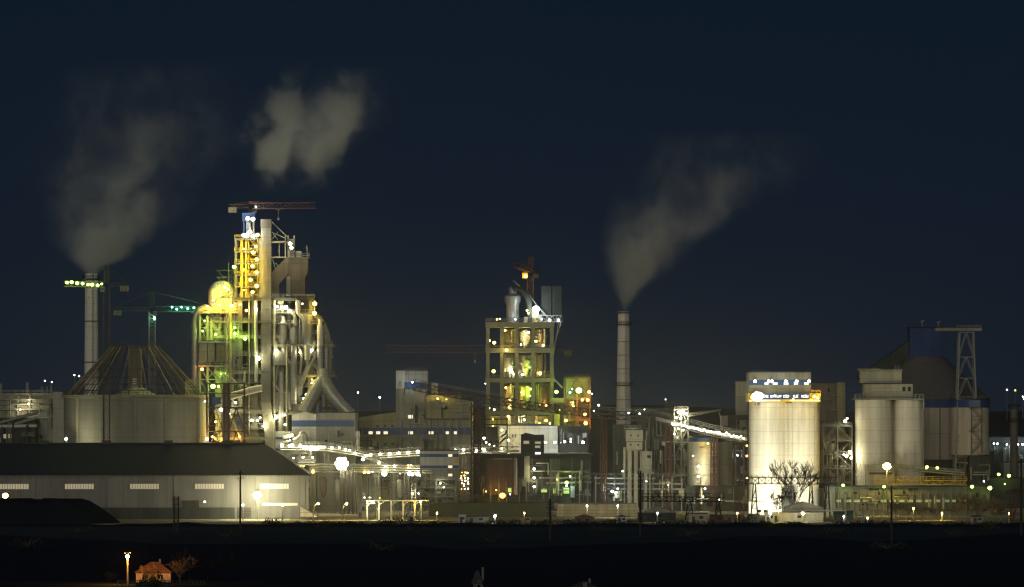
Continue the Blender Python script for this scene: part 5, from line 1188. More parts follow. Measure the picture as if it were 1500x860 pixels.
def hills():
    b = MB(); n, m = 60, 10
    for j in range(m+1):
        for i in range(n+1):
            x = -1480+2960*i/n; y = 3200+3600*j/m; f = j/m
            h = f*(30+6*math.sin(x*.003+1.2)+4*math.sin(x*.0076+y*.001))
            b.v.append(Vector((x, y, h-.5)))
    b.f = [(j*(n+1)+i, j*(n+1)+i+1, (j+1)*(n+1)+i+1, (j+1)*(n+1)+i) for j in range(m) for i in range(n)]; b.sm = [True]*len(b.f)
    o = b.build('hills', mat('far_hills', (.03, .035, .03), .95, streak=0, scale=.01, bump=0)); o['kind'] = 'structure'
hills()
def berm():
    b = MB(); n = 120
    for i in range(n+1):
        x = -420+840*i/n; h = .75+.3*math.sin(i*.9)+.25*math.sin(i*2.3+1)+.2*RND.random()
        if abs(x) > 400: h = .1
        for y, f in ((1398, 0), (1406, .75), (1411, 1), (1416, .7), (1424, 0)): b.v.append(Vector((x, y, h*f-.02)))
    b.f = [(i*5+j, (i+1)*5+j, (i+1)*5+j+1, i*5+j+1) for i in range(n) for j in range(4)]; b.sm = [True]*len(b.f)
    o = b.build('embankment', EARTH); o['kind'] = 'structure'
berm()
# ------------------------------------------------------------------ vegetation
def bare_tree(label, x, Y, h, spread=.5, m=None, tf=.38, lf=.26, lv=3, name='bare_tree', group='bare winter trees', seed=0, trunk_r=.22, dens=5, z=0.):
    r = random.Random(seed+int(x*7)); m = m or M.bark; mr = (.075 if lv < 4 else .045) if Y > 1300 else .035
    o0 = Vector((x if abs(x) > 400 else x, Y, z))
    t = thing(name, label, 'tree', (o0.x, o0.y, z), group)
    tr, br = MB(), MB()
    top = o0+Vector((r.uniform(-.4, .4), r.uniform(-.4, .4), h*tf))
    tr.tube([o0, o0.lerp(top, .5)+Vector((r.uniform(-.15, .15), 0, 0)), top], [trunk_r*1.25, trunk_r, trunk_r*.8], 8)
    def grow(p, d, L, rad, lv):
        q = p+d*L; mid = p.lerp(q, .5)+Vector((r.uniform(-1, 1), r.uniform(-1, 1), r.uniform(-.3, 1)))*L*.07
        br.tube([p, mid, q], [max(rad, mr), max(rad*.8, mr), max(rad*.55, mr)], 5 if lv > 1 else 3)
        if lv == 0: return
        for _ in range(r.choice((2, 3, 3, 4)) if lv > 1 else 4):
            nd = (d+Vector((r.uniform(-1, 1), r.uniform(-1, 1), r.uniform(-.25, .8)))*spread*1.3).normalized()
            grow(p.lerp(q, r.uniform(.45, 1)), nd, L*r.uniform(.55, .78), rad*.55, lv-1)
    for i in range(dens):
        a = 2*math.pi*i/dens+r.uniform(-.4, .4)
        d = Vector((math.cos(a)*spread, math.sin(a)*spread, r.uniform(.7, 1.1))).normalized()
        grow(o0.lerp(top, r.uniform(.5, 1)), d, h*lf*r.uniform(.75, 1.2), trunk_r*.5, lv)
    tr.build('trunk', m, t); br.build('crown', m if m is not M.bark else M.twig, t)
    return t
def bush(label, x, Y, w, h, m=None, name='bush', group='dark bushes', seed=0, n=420, z=0., leaf=.4):
    r = random.Random(seed+int(x*13)+int(Y)); t = thing(name, label, 'bush', (x, Y, z), group)
    b = MB()
    for i in range(n):
        a, c, f = r.uniform(0, 2*math.pi), r.uniform(0, 1), r.random()**.4
        p = Vector((x+w/2*f*math.cos(a)*math.sqrt(1-c*c*.8)*(1+.2*math.sin(3*a+seed)), Y+w*.35*f*math.sin(a), z+h*c*(.75+.3*math.sin(a*2+seed))*f+.05))
        u = Vector((r.uniform(-1, 1), r.uniform(-1, 1), r.uniform(-1, 1))).normalized(); v = u.cross(Vector((r.uniform(-1, 1), r.uniform(-1, 1), r.uniform(-1, 1)))).normalized()
        s = leaf*r.uniform(.5, 1.2)
        b.add([p-u*s, p+v*s*.5, p+u*s, p-v*s*.5], [(0, 1, 2, 3)])
    b.build('foliage', m or M.leaf, t)
    s_ = MB()
    for i in range(9):
        a = r.uniform(0, 6.28); s_.tube([(x, Y, z), (x+w*.35*math.cos(a), Y+w*.25*math.sin(a), z+h*r.uniform(.5, 1))], [.08, .03], 5)
    s_.build('stem', M.twig, t)
bare_tree('bare branching tree silhouetted against the bright twin silos', X(1163, 1490), 1490, 25, .5, tf=.22, lf=.33, lv=4, m=M.soot, seed=4, trunk_r=.3, dens=9)
bare_tree('small bare tree to the left of the silhouetted silo tree', X(1140, 1492), 1492, 11, .6, m=M.soot, lf=.3, lv=4, seed=8, dens=7)
scr = [('tawny bare thicket tree left of the lamp mast foot', 1312, 1500, 8), ('tawny bare tree right of the lamp mast', 1330, 1496, 9), ('wide tawny thicket before the long low shed', 1350, 1498, 8), ('tawny scrub tree under the yellow conveyor', 1372, 1502, 8), ('tallest grey bare tree before the dark side hall', 1418, 1494, 13), ('leaning bare tree near the green lamps', 1436, 1498, 12), ('small bare tree left of the leaning frame', 1458, 1492, 9), ('thin bare tree close to the leaning frame', 1468, 1500, 8), ('tawny scrub tree below the conveyor end', 1398, 1496, 9)]
for i, (lb, x, Y, h) in enumerate(scr): bare_tree(lb, X(x, Y), Y, h*RND.uniform(.8, 1.15), RND.uniform(.6, 1.1), M.dry, tf=RND.uniform(.1, .3), lf=RND.uniform(.26, .36), seed=20+i*3, trunk_r=.14, dens=RND.choice((7, 9, 11)))
# dark silhouette bushes along the embankment
bs = [(398, 7, 3.2), (446, 9, 2.6), (490, 11, 3.3), (520, 8, 2.4), (590, 13, 4.6), (566, 8, 2.6), (640, 8, 2.5), (700, 12, 2.3), (744, 8, 2.2), (790, 8, 3.2), (838, 9, 3.4), (862, 9, 2.6), (905, 10, 2.6), (975, 8, 2.8), (1010, 9, 3.0), (1052, 8, 2.6), (1086, 10, 4.6), (1120, 7, 2.2), (1160, 9, 2.6), (1240, 12, 2.6), (1285, 10, 2.4), (1345, 9, 2.0), (1400, 10, 2.2), (1452, 9, 2.0)]
side = ['left end', 'yard lamps', 'portal frames', 'pale wall', 'lit bank', 'middle sheds', 'low girder', 'silo tree', 'mast', 'thicket']
for i, (x, w, h) in enumerate(bs):
    o = bush(None, X(x, 1409), 1409, w*1.2, h*(.95 if i % 4 == 0 else .6), seed=i, n=260, z=.5, leaf=.4)
CREST = ['below the round lamp on the warehouse end wall', 'at the white heap by the warehouse corner', 'between the two curved arm lamps', 'below the brightest floodlight mast', 'under the middle of the white portal row', 'under the left half of the white portal row', 'at the left end of the grass bank', 'in front of the long low grey garage', 'beside the bluish yard lamp', 'at the pole with stacked crossarms', 'left of the brown timber store', 'right of the brown timber store', 'beside the small white hut', 'before the pale gabled shed', 'at the legs of the long low girder', 'before the rust coloured container', 'before the dark cabin left of the silos', 'at the bright small kiosk', 'before the middle of the glowing white shed', 'before the green grey cabin', 'left of the amber lamp mast', 'under the left part of the tawny thicket', 'under the yellow conveyor end', 'before the tiny hut by the leaning frame']
for c, o in zip(CREST, [q for q in bpy.data.objects if q.name.startswith('bush') and 'label' not in q]): o['label'] = 'low dark embankment bush '+c
FIELD = ['below the dark spoil mound', 'right of and above the cottage trees', 'below the warehouse corner', 'below the white portal row', 'far below the long low garage', 'below the brown timber store', 'below the long low girder', 'below the bright twin silos', 'below the green grey cabin', 'below the yellow conveyor', 'below the leaning frame', 'nearest the left edge above the street lamp', 'left of bottom centre well below the portal row', 'below the amber lamp mast']
for i, (x, Y, w, h) in enumerate(((120, 1330, 9, 2.4), (330, 1290, 12, 3), (470, 1370, 7, 2.6), (610, 1340, 10, 2.4), (720, 1250, 12, 3.2), (880, 1350, 9, 2.6), (1010, 1300, 12, 3), (1130, 1380, 8, 2.6), (1220, 1330, 10, 2.4), (1400, 1300, 12, 3), (1450, 1370, 9, 2.8), (40, 1210, 12, 3), (560, 1180, 12, 3.4), (1300, 1190, 13, 3.2))):
    bush('dark scrub bush in the unlit field '+FIELD[i], X(x, Y), Y, w, h, seed=90+i, n=240, leaf=.4, group='field scrub')
# ------------------------------------------------------------------ poles and masts
def pole(label, x, Y, ytop, arm=(4.0,), m=None, lattice=False, thick=.32, group='dark power poles before the yard'):
    t = thing('power_pole', label, 'pole', (X(x, Y), Y, 0), group); z = Z(ytop, Y); xx = X(x, Y)
    b = MB()
    if lattice: b.truss((xx, Y, 0), (xx, Y, z), 1.5, 1.5, 9, .26, .18)
    else: b.tube([(xx, Y, 0), (xx, Y, z)], [thick, thick*.6], 8)
    b.build('shaft', M.wood, t)
    b = MB()
    for i, a in enumerate(arm): b.beam((xx-a/2, Y-.2, z-.9-i*1.7), (xx+a/2, Y-.2, z-.9-i*1.7), .2); b.beam((xx-a*.3, Y-.2, z-.9-i*1.7), (xx, Y-.2, z-2.4-i*1.7), .12)
    b.build('crossarm', M.wood, t)
    b = MB()
    for i, a in enumerate(arm):
        for s in (-.46, -.2, .2, .46): b.tube([(xx+s*a, Y-.2, z-.8-i*1.7), (xx+s*a, Y-.2, z-.25-i*1.7)], .1, 6)
    b.build('insulator', M.steel, t)
pole('thin dark pole with low crossarm before the lit warehouse end', 352, 1372, 689, (2.0, 3.0), thick=.38)
pole('short dark lattice pylon before the long warehouse', 258, 1330, 727, (3.2, 2.6), lattice=True)
pole('dark pole with stacked crossarms in front of the lit bank', 806, 1265, 731, (3.4, 3.0, 2.4), thick=.45)
pole('plain dark pole rising left of the low yard girder', 938, 1300, 690, (2.2,), thick=.4)
pole('dark pole in line with the amber lamp mast', 1306, 1270, 712, (2.4,), thick=.4)
pole('dark pole at the extreme right edge', 1496, 1310, 672, (2.6, 2.6), thick=.42)
def high_mast():
    Y = 1560.; x = X(501, Y); z = Z(679, Y)
    t = thing('floodlight_mast', 'brightest floodlight cluster on a lattice mast right of the warehouse', 'floodlight mast', (x, Y, 0), 'floodlight masts')
    for q in (505, 512.5, 517):
        b = MB(); b.truss((X(q+2, Y), Y+2, 0), (X(q-.6, Y), Y+2, Z(688, Y)), 1.5, 1.5, 11, .24, .16); b.build('mast', M.dark, t)
    b = MB(); b.truss((x+.3, Y+1, 0), (x, Y+1, z), 1.3, 1.3, 12, .3, .2); b.build('mast', M.dark, t)
    b = MB(); b.lathe(x, Y+1, [(2.6, z-.5), (3.0, z-.5), (3.0, z+.1), (2.6, z+.1)], 20); b.build('head_ring', M.dark, t)
    for dx, dz, s in ((0, 0, 2.9), (1.5, 0, 2.2), (-1.5, 0, 2.2), (.75, 1.3, 2.2), (-.75, 1.3, 2.2), (.75, -1.3, 2.2), (-.75, -1.3, 2.2)):
        globe(t, (x+dx, Y-2.4, z+dz), 'W', s, 5000)
high_mast()
def post_lamp(label, x, y, Y, c, size, power, arm=0., name='street_lamp', group='yard street lamps', m=None):
    t = thing(name, label, 'street lamp', (X(x-arm, Y), Y, 0), group); z = Z(y, Y); m = m or M.steel
    xp = X(x-arm, Y); xh = X(x, Y); b = MB()
    if arm: b.tube([(xp, Y, 0), (xp, Y, z-2.2), (xp+(xh-xp)*.3, Y, z-.6), (xh, Y, z+.35)], [.2, .17, .14, .1], 8)
    else: b.tube([(xp, Y, 0), (xp, Y, z+size*.8)], [.24, .14], 8); b.beam((xp-size*.7, Y-.1, z+size*.75), (xp+size*.7, Y-.1, z+size*.75), .16)
    b.build('post', m, t)
    globe(t, (xh, Y-.5, z), c, size*(.72 if size < 1.6 else 1), power*(.7 if size < 1.6 else 1))
    return t
post_lamp('glowing amber lamp on a mast in front of the pale silos', 1299, 683, 1540, 'Y', 2.8, 16000, group='floodlight masts', name='floodlight_mast')
post_lamp('round white lamp shining on the warehouse end wall', 377, 725, 1488, 'W', 2.6, 30000, group='floodlight masts', name='floodlight_mast')
post_lamp('lone bright lamp at the left edge before the warehouse', 8, 726, 1455, 'Y', 2.0, 1800, group='floodlight masts', name='floodlight_mast')
post_lamp('small round lamp right of the warehouse wall lamp', 414, 740, 1478, 'Y', 1.2, 1500)
post_lamp('tiny lamp left of the warehouse wall lamp', 356, 740, 1480, 'W', .8, 900)
post_lamp('curved arm lamp just right of the warehouse corner', 466, 738, 1476, 'Y', .9, 4500, 7)
post_lamp('curved arm lamp between corner and floodlight mast', 508, 738, 1478, 'Y', .9, 6000, 6)
post_lamp('curved arm lamp under the first white portal frame', 546, 736, 1480, 'W', .8, 6000, -6)
post_lamp('amber yard lamp right of the white portal frames', 616, 735, 1480, 'Y', 1.0, 5000)
def portal():
    Y = 1483.
    t = thing('portal_frame_row', 'row of white portal posts carrying one long beam in the lit yard', 'portal frame', base(578, Y, 0))
    for x in (538, 555, 573, 590.5, 607.5, 616.5):
        b = MB(); b.box(X(x, Y)-.28, X(x, Y)+.28, Y-.28, Y+.28, 0, Z(734.3, Y)); b.build('post', M.silo, t)
        if x < 610: b = MB(); b.tube([P(x, 742, Y), P(x+2.5, 738, Y), P(x+7, 735.5, Y)], .14, 8); b.build('brace', M.silo, t)
    b = MB(); b.box(X(537, Y), X(628, Y), Y-.3, Y+.3, Z(734.2, Y), Z(733, Y)); b.build('beam', M.silo, t)
portal()
def fence(label, Y, x0, x1, h, step, m, solid=None, z=0., name='fence'):
    t = thing(name, label, 'fence', base((x0+x1)/2, Y, 0)); xa, xb = X(x0, Y), X(x1, Y); n = max(2, min(90, int((xb-xa)/step)))
    b = MB()
    for i in range(n+1): x = xa+(xb-xa)*i/n; b.box(x-.1, x+.1, Y-.1, Y+.1, z, z+h)
    b.build('post', m, t)['kind'] = 'stuff'
    b = MB()
    if solid: b.box(xa, xb, Y+.12, Y+.27, z+.1, z+h*.96)
    else:
        for f in (.95, .55, .2): b.box(xa, xb, Y-.16, Y-.11, z+h*f-.06, z+h*f+.06)
    b.build('panel', solid or m, t)
fence('thin rail fence with tall posts in front of the warehouse end', 1472., 352, 540, 5.4, 7.8, M.steel)
fence('white panel wall at the foot of the red trestle', 1560., 702, 800, 2.4, 3, M.conc2, M.white, z=2.2, name='panel_wall')
fence('white panel wall below the green lit windows', 1560., 812, 880, 2.2, 3, M.conc2, M.white, z=2.2, name='panel_wall')
fence('low rail fence along the right yard', 1470., 1215, 1478, 2.0, 3, M.steel)
def bank(label, Y, x0, x1, y0, y1, m, d=14, name='retaining_bank'):
    b = MB(); za, zb = Z(y1, Y), Z(y0, Y+4)
    b.prism([(X(x0, Y), 0), (X(x1, Y), 0), (X(x1-6, Y), zb), (X(x0+2, Y), zb)], Y, Y+d)
    tag(b.build(name, m), label, 'bank')
bank('long grey green grass bank left of the lit retaining wall', 1530., 628, 806, 737, 752, mat('grass_bank', (.1, .105, .06), .95, streak=.1))
bank('warm lit stone retaining wall in the middle yard', 1528., 815, 940, 738, 750, mat('stone_wall', (.42, .37, .25), .9, panel=(4, 1.2)))
for q in ((860, 748, 1512, 2600), (905, 748, 1512, 3500)): post_lamp('low lamp shining on the stone retaining wall%s' % ('' if q[0] < 900 else ' near its right end'), q[0], 741, q[2], 'W', .5, q[3])
# sheds, containers and boxes along the yard edge
def shed(label, x0, x1, y0, Y, m, roofm=None, pitched=True, d=6., name='shed', group='small sheds along the yard edge', lit=None):
    t = thing(name, label, 'shed', base((x0+x1)/2, Y, d/2), group)
    xa, xb, z = X(x0, Y), X(x1, Y), Z(y0, Y); r = (xb-xa)*.16 if pitched else .25
    b = MB(); b.box(xa, xb, Y, Y+d, 0, z); b.build('wall', m, t)
    b = MB()
    if pitched: b.prism([(xa-.3, z+.01), (xb+.3, z+.01), ((xa+xb)/2, z+r)], Y-.3, Y+d+.3)
    else: b.box(xa-.15, xb+.15, Y-.15, Y+d+.15, z+.01, z+r)
    b.build('roof', roofm or M.roof, t)
    w = (xb-xa)
    b = MB(); b.box(xa+w*.15, xa+w*.15+1, Y-.06, Y-.01, 0, min(2.1, z*.8)); b.build('door', M.dark, t)
    b = MB(); b.box(xa+w*.55, xa+w*.55+min(1.4, w*.3), Y-.06, Y-.01, z*.45, z*.75); b.build('window', lit or M.dwin, t)
shed('low white shed glowing below the silo floodlights', 1122, 1206, 752, 1462, M.white, M.silo, False, 7)
shed('bright small kiosk left of the glowing white shed', 1121, 1134, 752, 1452, M.white, M.silo, False, 4)
shed('white lean to behind the glowing white shed', 1150, 1206, 744, 1480, M.white, M.silo, True, 8)
shed('pale gabled shed right of the pole in the middle yard', 935, 990, 751, 1478, M.darkwall, M.sheet, True, 9)
shed('rust coloured container under the low girder', 1040, 1060, 755, 1448, M.red, None, False, 3)
shed('orange brown container right of the rust coloured one', 1062, 1090, 755, 1446, M.brown, None, False, 3)
shed('small white hut near the middle pole', 903, 918, 757, 1446, M.white, None, True, 4)
shed('small pale hut left of the lit bank', 764, 777, 757, 1448, M.beige, None, True, 4)
shed('little white booth left of the grass bank', 672, 682, 755, 1450, M.white, M.silo, False, 3)
shed('little white booth right of the portal posts', 600, 606, 755, 1448, M.white, M.silo, False, 3)
shed('grey shed behind the portal frame row', 524, 536, 736, 1512, M.sheet, None, False, 6)
shed('long low grey garage at the middle yard', 684, 716, 757, 1452, M.conc, None, False, 5)
shed('tiny hut beside the leaning frame', 1424, 1440, 757, 1450, M.beige, None, True, 4)
shed('brown timber store before the pale wall', 842, 870, 758, 1446, M.brown, M.tile, True, 5)
shed('green grey cabin below the long low shed', 1222, 1250, 749, 1486, M.green, None, False, 5)
shed('dark cabin left of the glowing white shed', 1096, 1112, 754, 1450, M.darkwall, None, False, 4)
shed('flat pale slab roof store under the gantry', 1010, 1036, 753, 1452, M.conc2, None, False, 5)
for q in (('yard lamp beside the glowing white shed', 1128, 752, 1447, 'W', 1.0, 2600), ('yard lamp in front of the glowing white shed', 1176, 752, 1456, 'W', 1.0, 2600), ('warm lamp above the white shed roof', 1140, 748, 1456, 'Y', .9, 2600), ('small white yard lamp right of the white shed', 1236, 757, 1450, 'C', .7, 500), ('bluish yard lamp before the grass bank', 725, 756, 1446, 'C', 1.2, 900), ('dim yard lamp below the pale gabled shed', 963, 752, 1450, 'W', .5, 500), ('small yard lamp by the thicket', 1271, 759, 1448, 'W', .8, 600), ('warm lamp before the brown timber store', 768, 752, 1440, 'A', .5, 900), ('low lamp by the orange brown container', 1080, 752, 1438, 'A', .4, 900), ('lamp by the rail fence under the leaning trees', 1380, 752, 1480, 'Y', .5, 2800), ('lamp lighting the thicket beside the mast', 1338, 745, 1478, 'Y', .4, 2500), ('lamp by the leaning frame', 1478, 752, 1434, 'A', .5, 300), ('yard lamp at the foot of the grass bank', 640, 752, 1470, 'Y', .5, 1500)):
    post_lamp(*q)
def railing_lit():
    Y = 1476.; t = thing('barrier', 'white lit pipe barrier bent down to the ground right of the white shed', 'barrier', base(1210, Y, 0))
    b = MB(); b.tube([P(1160, 748, Y), P(1238, 748, Y), P(1239, 750, Y), (X(1239, Y), Y, 0)], .26, 8); b.build('pipe', M.silo, t)
    for x in (1165, 1200): b = MB(); b.beam(P(x, 748, Y), (X(x, Y), Y, 0), .2); b.build('post', M.silo, t)
railing_lit()
# ------------------------------------------------------------------ village in the dark foreground
def house(label, x0, x1, ye, yr, Y, m, roofm, d=8., lit=None):
    t = thing('cottage', label, 'house', base((x0+x1)/2, Y, d/2), 'village cottages')
    xa, xb, ze, zr = X(x0, Y), X(x1, Y), Z(ye, Y), Z(yr, Y)
    b = MB(); b.box(xa+.5, xb-.5, Y, Y+d, 0, ze); b.build('wall', m, t)
    xm = (xa+xb)/2
    b = MB(); rx = (xb-xa)*.3
    v = [(xa, Y-.5, ze), (xb, Y-.5, ze), (xb, Y+d+.5, ze), (xa, Y+d+.5, ze), (xm-rx*.35, Y+d/2, zr), (xm+rx*.35, Y+d/2, zr)]
    b.add(v, [(0, 1, 5, 4), (1, 2, 5), (2, 3, 4, 5), (3, 0, 4), (3, 2, 1, 0)]); r = b.build('roof', roofm, t)
    b = MB(); b.box(xm+1.0, xm+1.5, Y+d/2-.3, Y+d/2+.3, ze+.6, zr+.7); b.build('chimney_pot', M.brown, r)
    for f in (.22, .62): 
        b = MB(); b.box(xa+(xb-xa)*f, xa+(xb-xa)*f+1.2, Y-.05, Y-.005, ze*.4, ze*.82); w = b.build('window', M.dwin, t)
        b = MB(); b.box(xa+(xb-xa)*f+.55, xa+(xb-xa)*f+.65, Y-.09, Y-.055, ze*.4, ze*.82); b.build('frame', M.silo, w)
    b = MB(); b.box(xa+(xb-xa)*.45, xa+(xb-xa)*.45+.95, Y-.05, Y-.005, 0, 2.05); b.build('door', M.brown, t)
house('orange lit cottage under the sodium street lamp', 196, 253, 839, 824, 968, M.plaster, M.tile)
house('dim grey roofed cottage at the bottom edge right of centre', 834, 878, 862, 853, 922, M.brown, M.darkwall)
house('narrow dark cottage with steep roof near bottom middle', 690, 708, 855, 836, 930, M.brown, M.darkwall, 5)
post_lamp('orange sodium street lamp beside the lit cottage', 187, 815, 958, 'S', 1.1, 13000, group='village street lamp', m=M.conc2)
bush('round dark tree crown in front of the orange lit cottage', X(221, 940), 940, 6.5, 3.9, seed=3, n=900, leaf=.35, name='round_tree', group='village trees')
for i, (lb, x, Y, h) in enumerate((('bare tree touching the orange lit cottage gable', 217, 962, 5.5), ('tall bare tree just right of the orange lit cottage', 264, 966, 8.5), ('broad bare tree second right of the cottage', 280, 972, 8.8), ('dim reddish bare tree right of the cottage trees', 305, 976, 8.5), ('farthest dim bare tree right of the cottage', 330, 984, 8), ('low bare shrub left of the sodium lamp', 160, 970, 4))):
    bare_tree(lb, X(x, Y), Y, h, (.8, .9, .7, 1., .85, .9)[i], M.soot if i > 1 else M.bark, tf=(.3, .22, .3, .2, .28, .1)[i], lf=.3, seed=60+i*7, group='village trees', trunk_r=.14, dens=8)
fence('picket fence along the lane by the lit cottage', 955., 172, 300, 1.1, .9, M.wood)
# far village lamps on the hillside
for i, (x, y, c) in enumerate(((116, 551, 'C'), (109, 549.5, 'C'), (524.5, 575, 'C'), (556.5, 582, 'C'), (867, 577, 'C'), (877, 593.5, 'C'), (1475, 571, 'C'), (1487, 572, 'Y'), (1498, 581, 'C'), (1500, 585, 'C'))):
    Y = 5200+60*i; k = Y/FPX
    t = thing('distant_lamp', ['paired far lamp, the right one, above the factory block', 'paired far lamp, the left one, above the factory block', 'far faint lamp left of the head tower', 'far lamp nearest the head tower', 'far faint lamp right of the rusty steel annex', 'brighter far lamp right of the rusty steel annex', 'far white lamp left of the far right stack', 'far yellow lamp over the far right stack', 'far white lamp right of the far right stack', 'far lamp at the very right edge'][i], 'street lamp', (X(x, Y), Y, 20), 'far village lamps')
    b = MB(); b.tube([(X(x, Y), Y, 20), (X(x, Y), Y, Z(y, Y)+.5)], .35, 6); b.build('post', M.steel, t)
    lamp(t, (X(x, Y), Y-1.2, Z(y, Y)), c, 1.5 if i not in (3, 5) else 2.2, 0)
# ------------------------------------------------------------------ smoke, haze, sky, light, camera
SM = None
def smoke(name, label, Y, stops, x0, x1, ytop, ybot, depth, dens, scale=.05, sharp=(.42, .7), warp=.25, aniso=0., soft=.25, erode=.16, off=.3):
    """stops: (t from bottom 0 to top 1, centre px, radius px, density 0..1)"""
    k = Y/FPX; zb, zt = Z(ybot, Y), Z(ytop, Y); xa, xb = X(x0, Y), X(x1, Y)
    # hull that follows the plume
    b = MB(); n = 20
    def interp(t):
        for a, c in zip(stops, stops[1:]):
            if a[0] <= t <= c[0]:
                f = (t-a[0])/max(1e-6, c[0]-a[0]); return [a[i]+(c[i]-a[i])*f for i in range(1, 4)]
        return list(stops[-1][1:])
    K = 18; pts = []; rs = []
    for i in range(K+1):
        t = i/K; c, r, d = interp(t); pts.append((X(c, Y), Y, zb+(zt-zb)*t)); rs.append(r*k*1.3)
    vs = []
    for p, r in zip(pts, rs): vs += [(p[0]+r*math.cos(2*math.pi*j/n), p[1]+min(r, depth)*math.sin(2*math.pi*j/n), p[2]) for j in range(n)]
    b.add(vs, [(i*n+j, i*n+(j+1) % n, (i+1)*n+(j+1) % n, (i+1)*n+j) for i in range(K) for j in range(n)]+[tuple(range(n))[::-1], tuple(K*n+j for j in range(n))], True)
    m = bpy.data.materials.new(name+'_vapour'); m.use_nodes = True
    t = m.node_tree; N, L = t.nodes, t.links; N.clear()
    out = N.new('ShaderNodeOutputMaterial'); pv = N.new('ShaderNodeVolumePrincipled')
    L.new(pv.outputs[0], out.inputs['Volume'])
    pv.inputs['Color'].default_value = (.95, .96, .9, 1); pv.inputs['Anisotropy'].default_value = aniso
    tc = N.new('ShaderNodeTexCoord')
    def math_(op, a, b_=None, c_=None):
        q = N.new('ShaderNodeMath'); q.operation = op
        for i, s in enumerate((a, b_, c_)):
            if s is None: continue
            if isinstance(s, (int, float)): q.inputs[i].default_value = s
            else: L.new(s, q.inputs[i])
        return q.outputs[0]
    # warp the coordinates a little so the edges billow
    nw = N.new('ShaderNodeTexNoise'); nw.inputs['Scale'].default_value = scale*.7; nw.inputs['Detail'].default_value = 3
    L.new(tc.outputs['Object'], nw.inputs['Vector'])
    vm = N.new('ShaderNodeVectorMath'); vm.operation = 'MULTIPLY_ADD'
    L.new(nw.outputs['Color'], vm.inputs[0]); vm.inputs[1].default_value = (warp/scale,)*3; vm.inputs[2].default_value = (-warp/scale*.5,)*3
    ad = N.new('ShaderNodeVectorMath'); ad.operation = 'ADD'; L.new(tc.outputs['Object'], ad.inputs[0]); L.new(vm.outputs[0], ad.inputs[1])
    sx = N.new('ShaderNodeSeparateXYZ'); L.new(tc.outputs['Object'], sx.inputs[0])
    sw = N.new('ShaderNodeSeparateXYZ'); L.new(ad.outputs[0], sw.inputs[0])
    tt = math_('DIVIDE', sx.outputs['Z'], zt-zb)
    fx = N.new('ShaderNodeFloatCurve'); fr = N.new('ShaderNodeFloatCurve'); fd = N.new('ShaderNodeFloatCurve')
    rmax = max(s[2] for s in stops)
    for node, vals in ((fx, [(s[0], (s[1]-x0)/(x1-x0)) for s in stops]), (fr, [(s[0], s[2]/rmax) for s in stops]), (fd, [(s[0], s[3]) for s in stops])):
        cv = node.mapping.curves[0]
        while len(cv.points) > 2: cv.points.remove(cv.points[1])
        cv.points[0].location = vals[0]; cv.points[1].location = vals[-1]
        for v in vals[1:-1]: cv.points.new(*v)
        node.mapping.update(); L.new(tt, node.inputs['Value'])
    o = b.build(name, m)
    ox, oy = o.location.x, o.location.y
    cx = math_('MULTIPLY_ADD', fx.outputs[0], xb-xa, xa-ox)
    rr = math_('MULTIPLY', fr.outputs[0], rmax*k)
    # the pull of the warp fades toward the narrow mouth
    dx = math_('SUBTRACT', sx.outputs['X'], cx)
    wx = math_('SUBTRACT', sw.outputs['X'], sx.outputs['X'])
    am = math_('MINIMUM', math_('DIVIDE', rr, rmax*k*.6), 1.)
    dx = math_('MULTIPLY_ADD', wx, am, dx)
    dy = math_('SUBTRACT', sx.outputs['Y'], Y-oy)
    ex = math_('DIVIDE', dx, rr); ey = math_('DIVIDE', dy, math_('MINIMUM', rr, depth*.8))
    dd = math_('SQRT', math_('ADD', math_('MULTIPLY', ex, ex), math_('MULTIPLY', ey, ey)))
    fall = N.new('ShaderNodeMapRange'); fall.interpolation_type = 'SMOOTHSTEP'
    L.new(dd, fall.inputs['Value']); fall.inputs['From Min'].default_value = 1.0; fall.inputs['From Max'].default_value = soft
    n2 = N.new('ShaderNodeTexNoise'); n2.inputs['Scale'].default_value = scale; n2.inputs['Detail'].default_value = 6; n2.inputs['Roughness'].default_value = .58
    mp = N.new('ShaderNodeMapping'); mp.inputs['Scale'].default_value = (1, 1, .8); mp.inputs['Rotation'].default_value = (0, -.3, 0)
    L.new(ad.outputs[0], mp.inputs['Vector']); L.new(mp.outputs[0], n2.inputs['Vector'])
    ns = N.new('ShaderNodeMapRange'); ns.interpolation_type = 'SMOOTHSTEP'
    shp = math_('MULTIPLY', fall.outputs[0], math_('MINIMUM', math_('MULTIPLY', fd.outputs[0], 1.6), 1.))
    L.new(math_('ADD', n2.outputs['Fac'], math_('MULTIPLY_ADD', shp, erode, -erode*off)), ns.inputs['Value']); ns.inputs['From Min'].default_value = sharp[0]; ns.inputs['From Max'].default_value = sharp[1]
    ns.inputs['To Min'].default_value = .06
    d = math_('MULTIPLY', math_('MULTIPLY', fall.outputs[0], ns.outputs[0]), math_('MULTIPLY', fd.outputs[0], dens))
    L.new(d, pv.inputs['Density'])
    tag(o, label, 'smoke', 'smoke plumes over the plant', 'stuff')
    return o
smoke('smoke', 'broad grey plume swelling up from the far left chimney', 1760.,
      [(0, 134, 14, 1), (.03, 134, 26, 1), (.1, 140, 66, 1), (.23, 158, 108, .55), (.4, 182, 142, .28), (.62, 200, 172, .14), (.8, 215, 180, .09), (1, 225, 160, 0)], -80, 480, 90, 402, 34, .36, .045, warp=1.1, soft=.1)
smoke('smoke', 'detached left puff of smoke high above the preheater tower', 1660.,
      [(0, 392, 40, 0), (.15, 395, 50, .35), (.35, 402, 60, .9), (.6, 416, 58, .7), (.8, 428, 48, .4), (1, 440, 42, 0)], 320, 500, 88, 288, 30, .16, .075, sharp=(.4, .74), warp=2.6, soft=.0, erode=.42, off=.34)
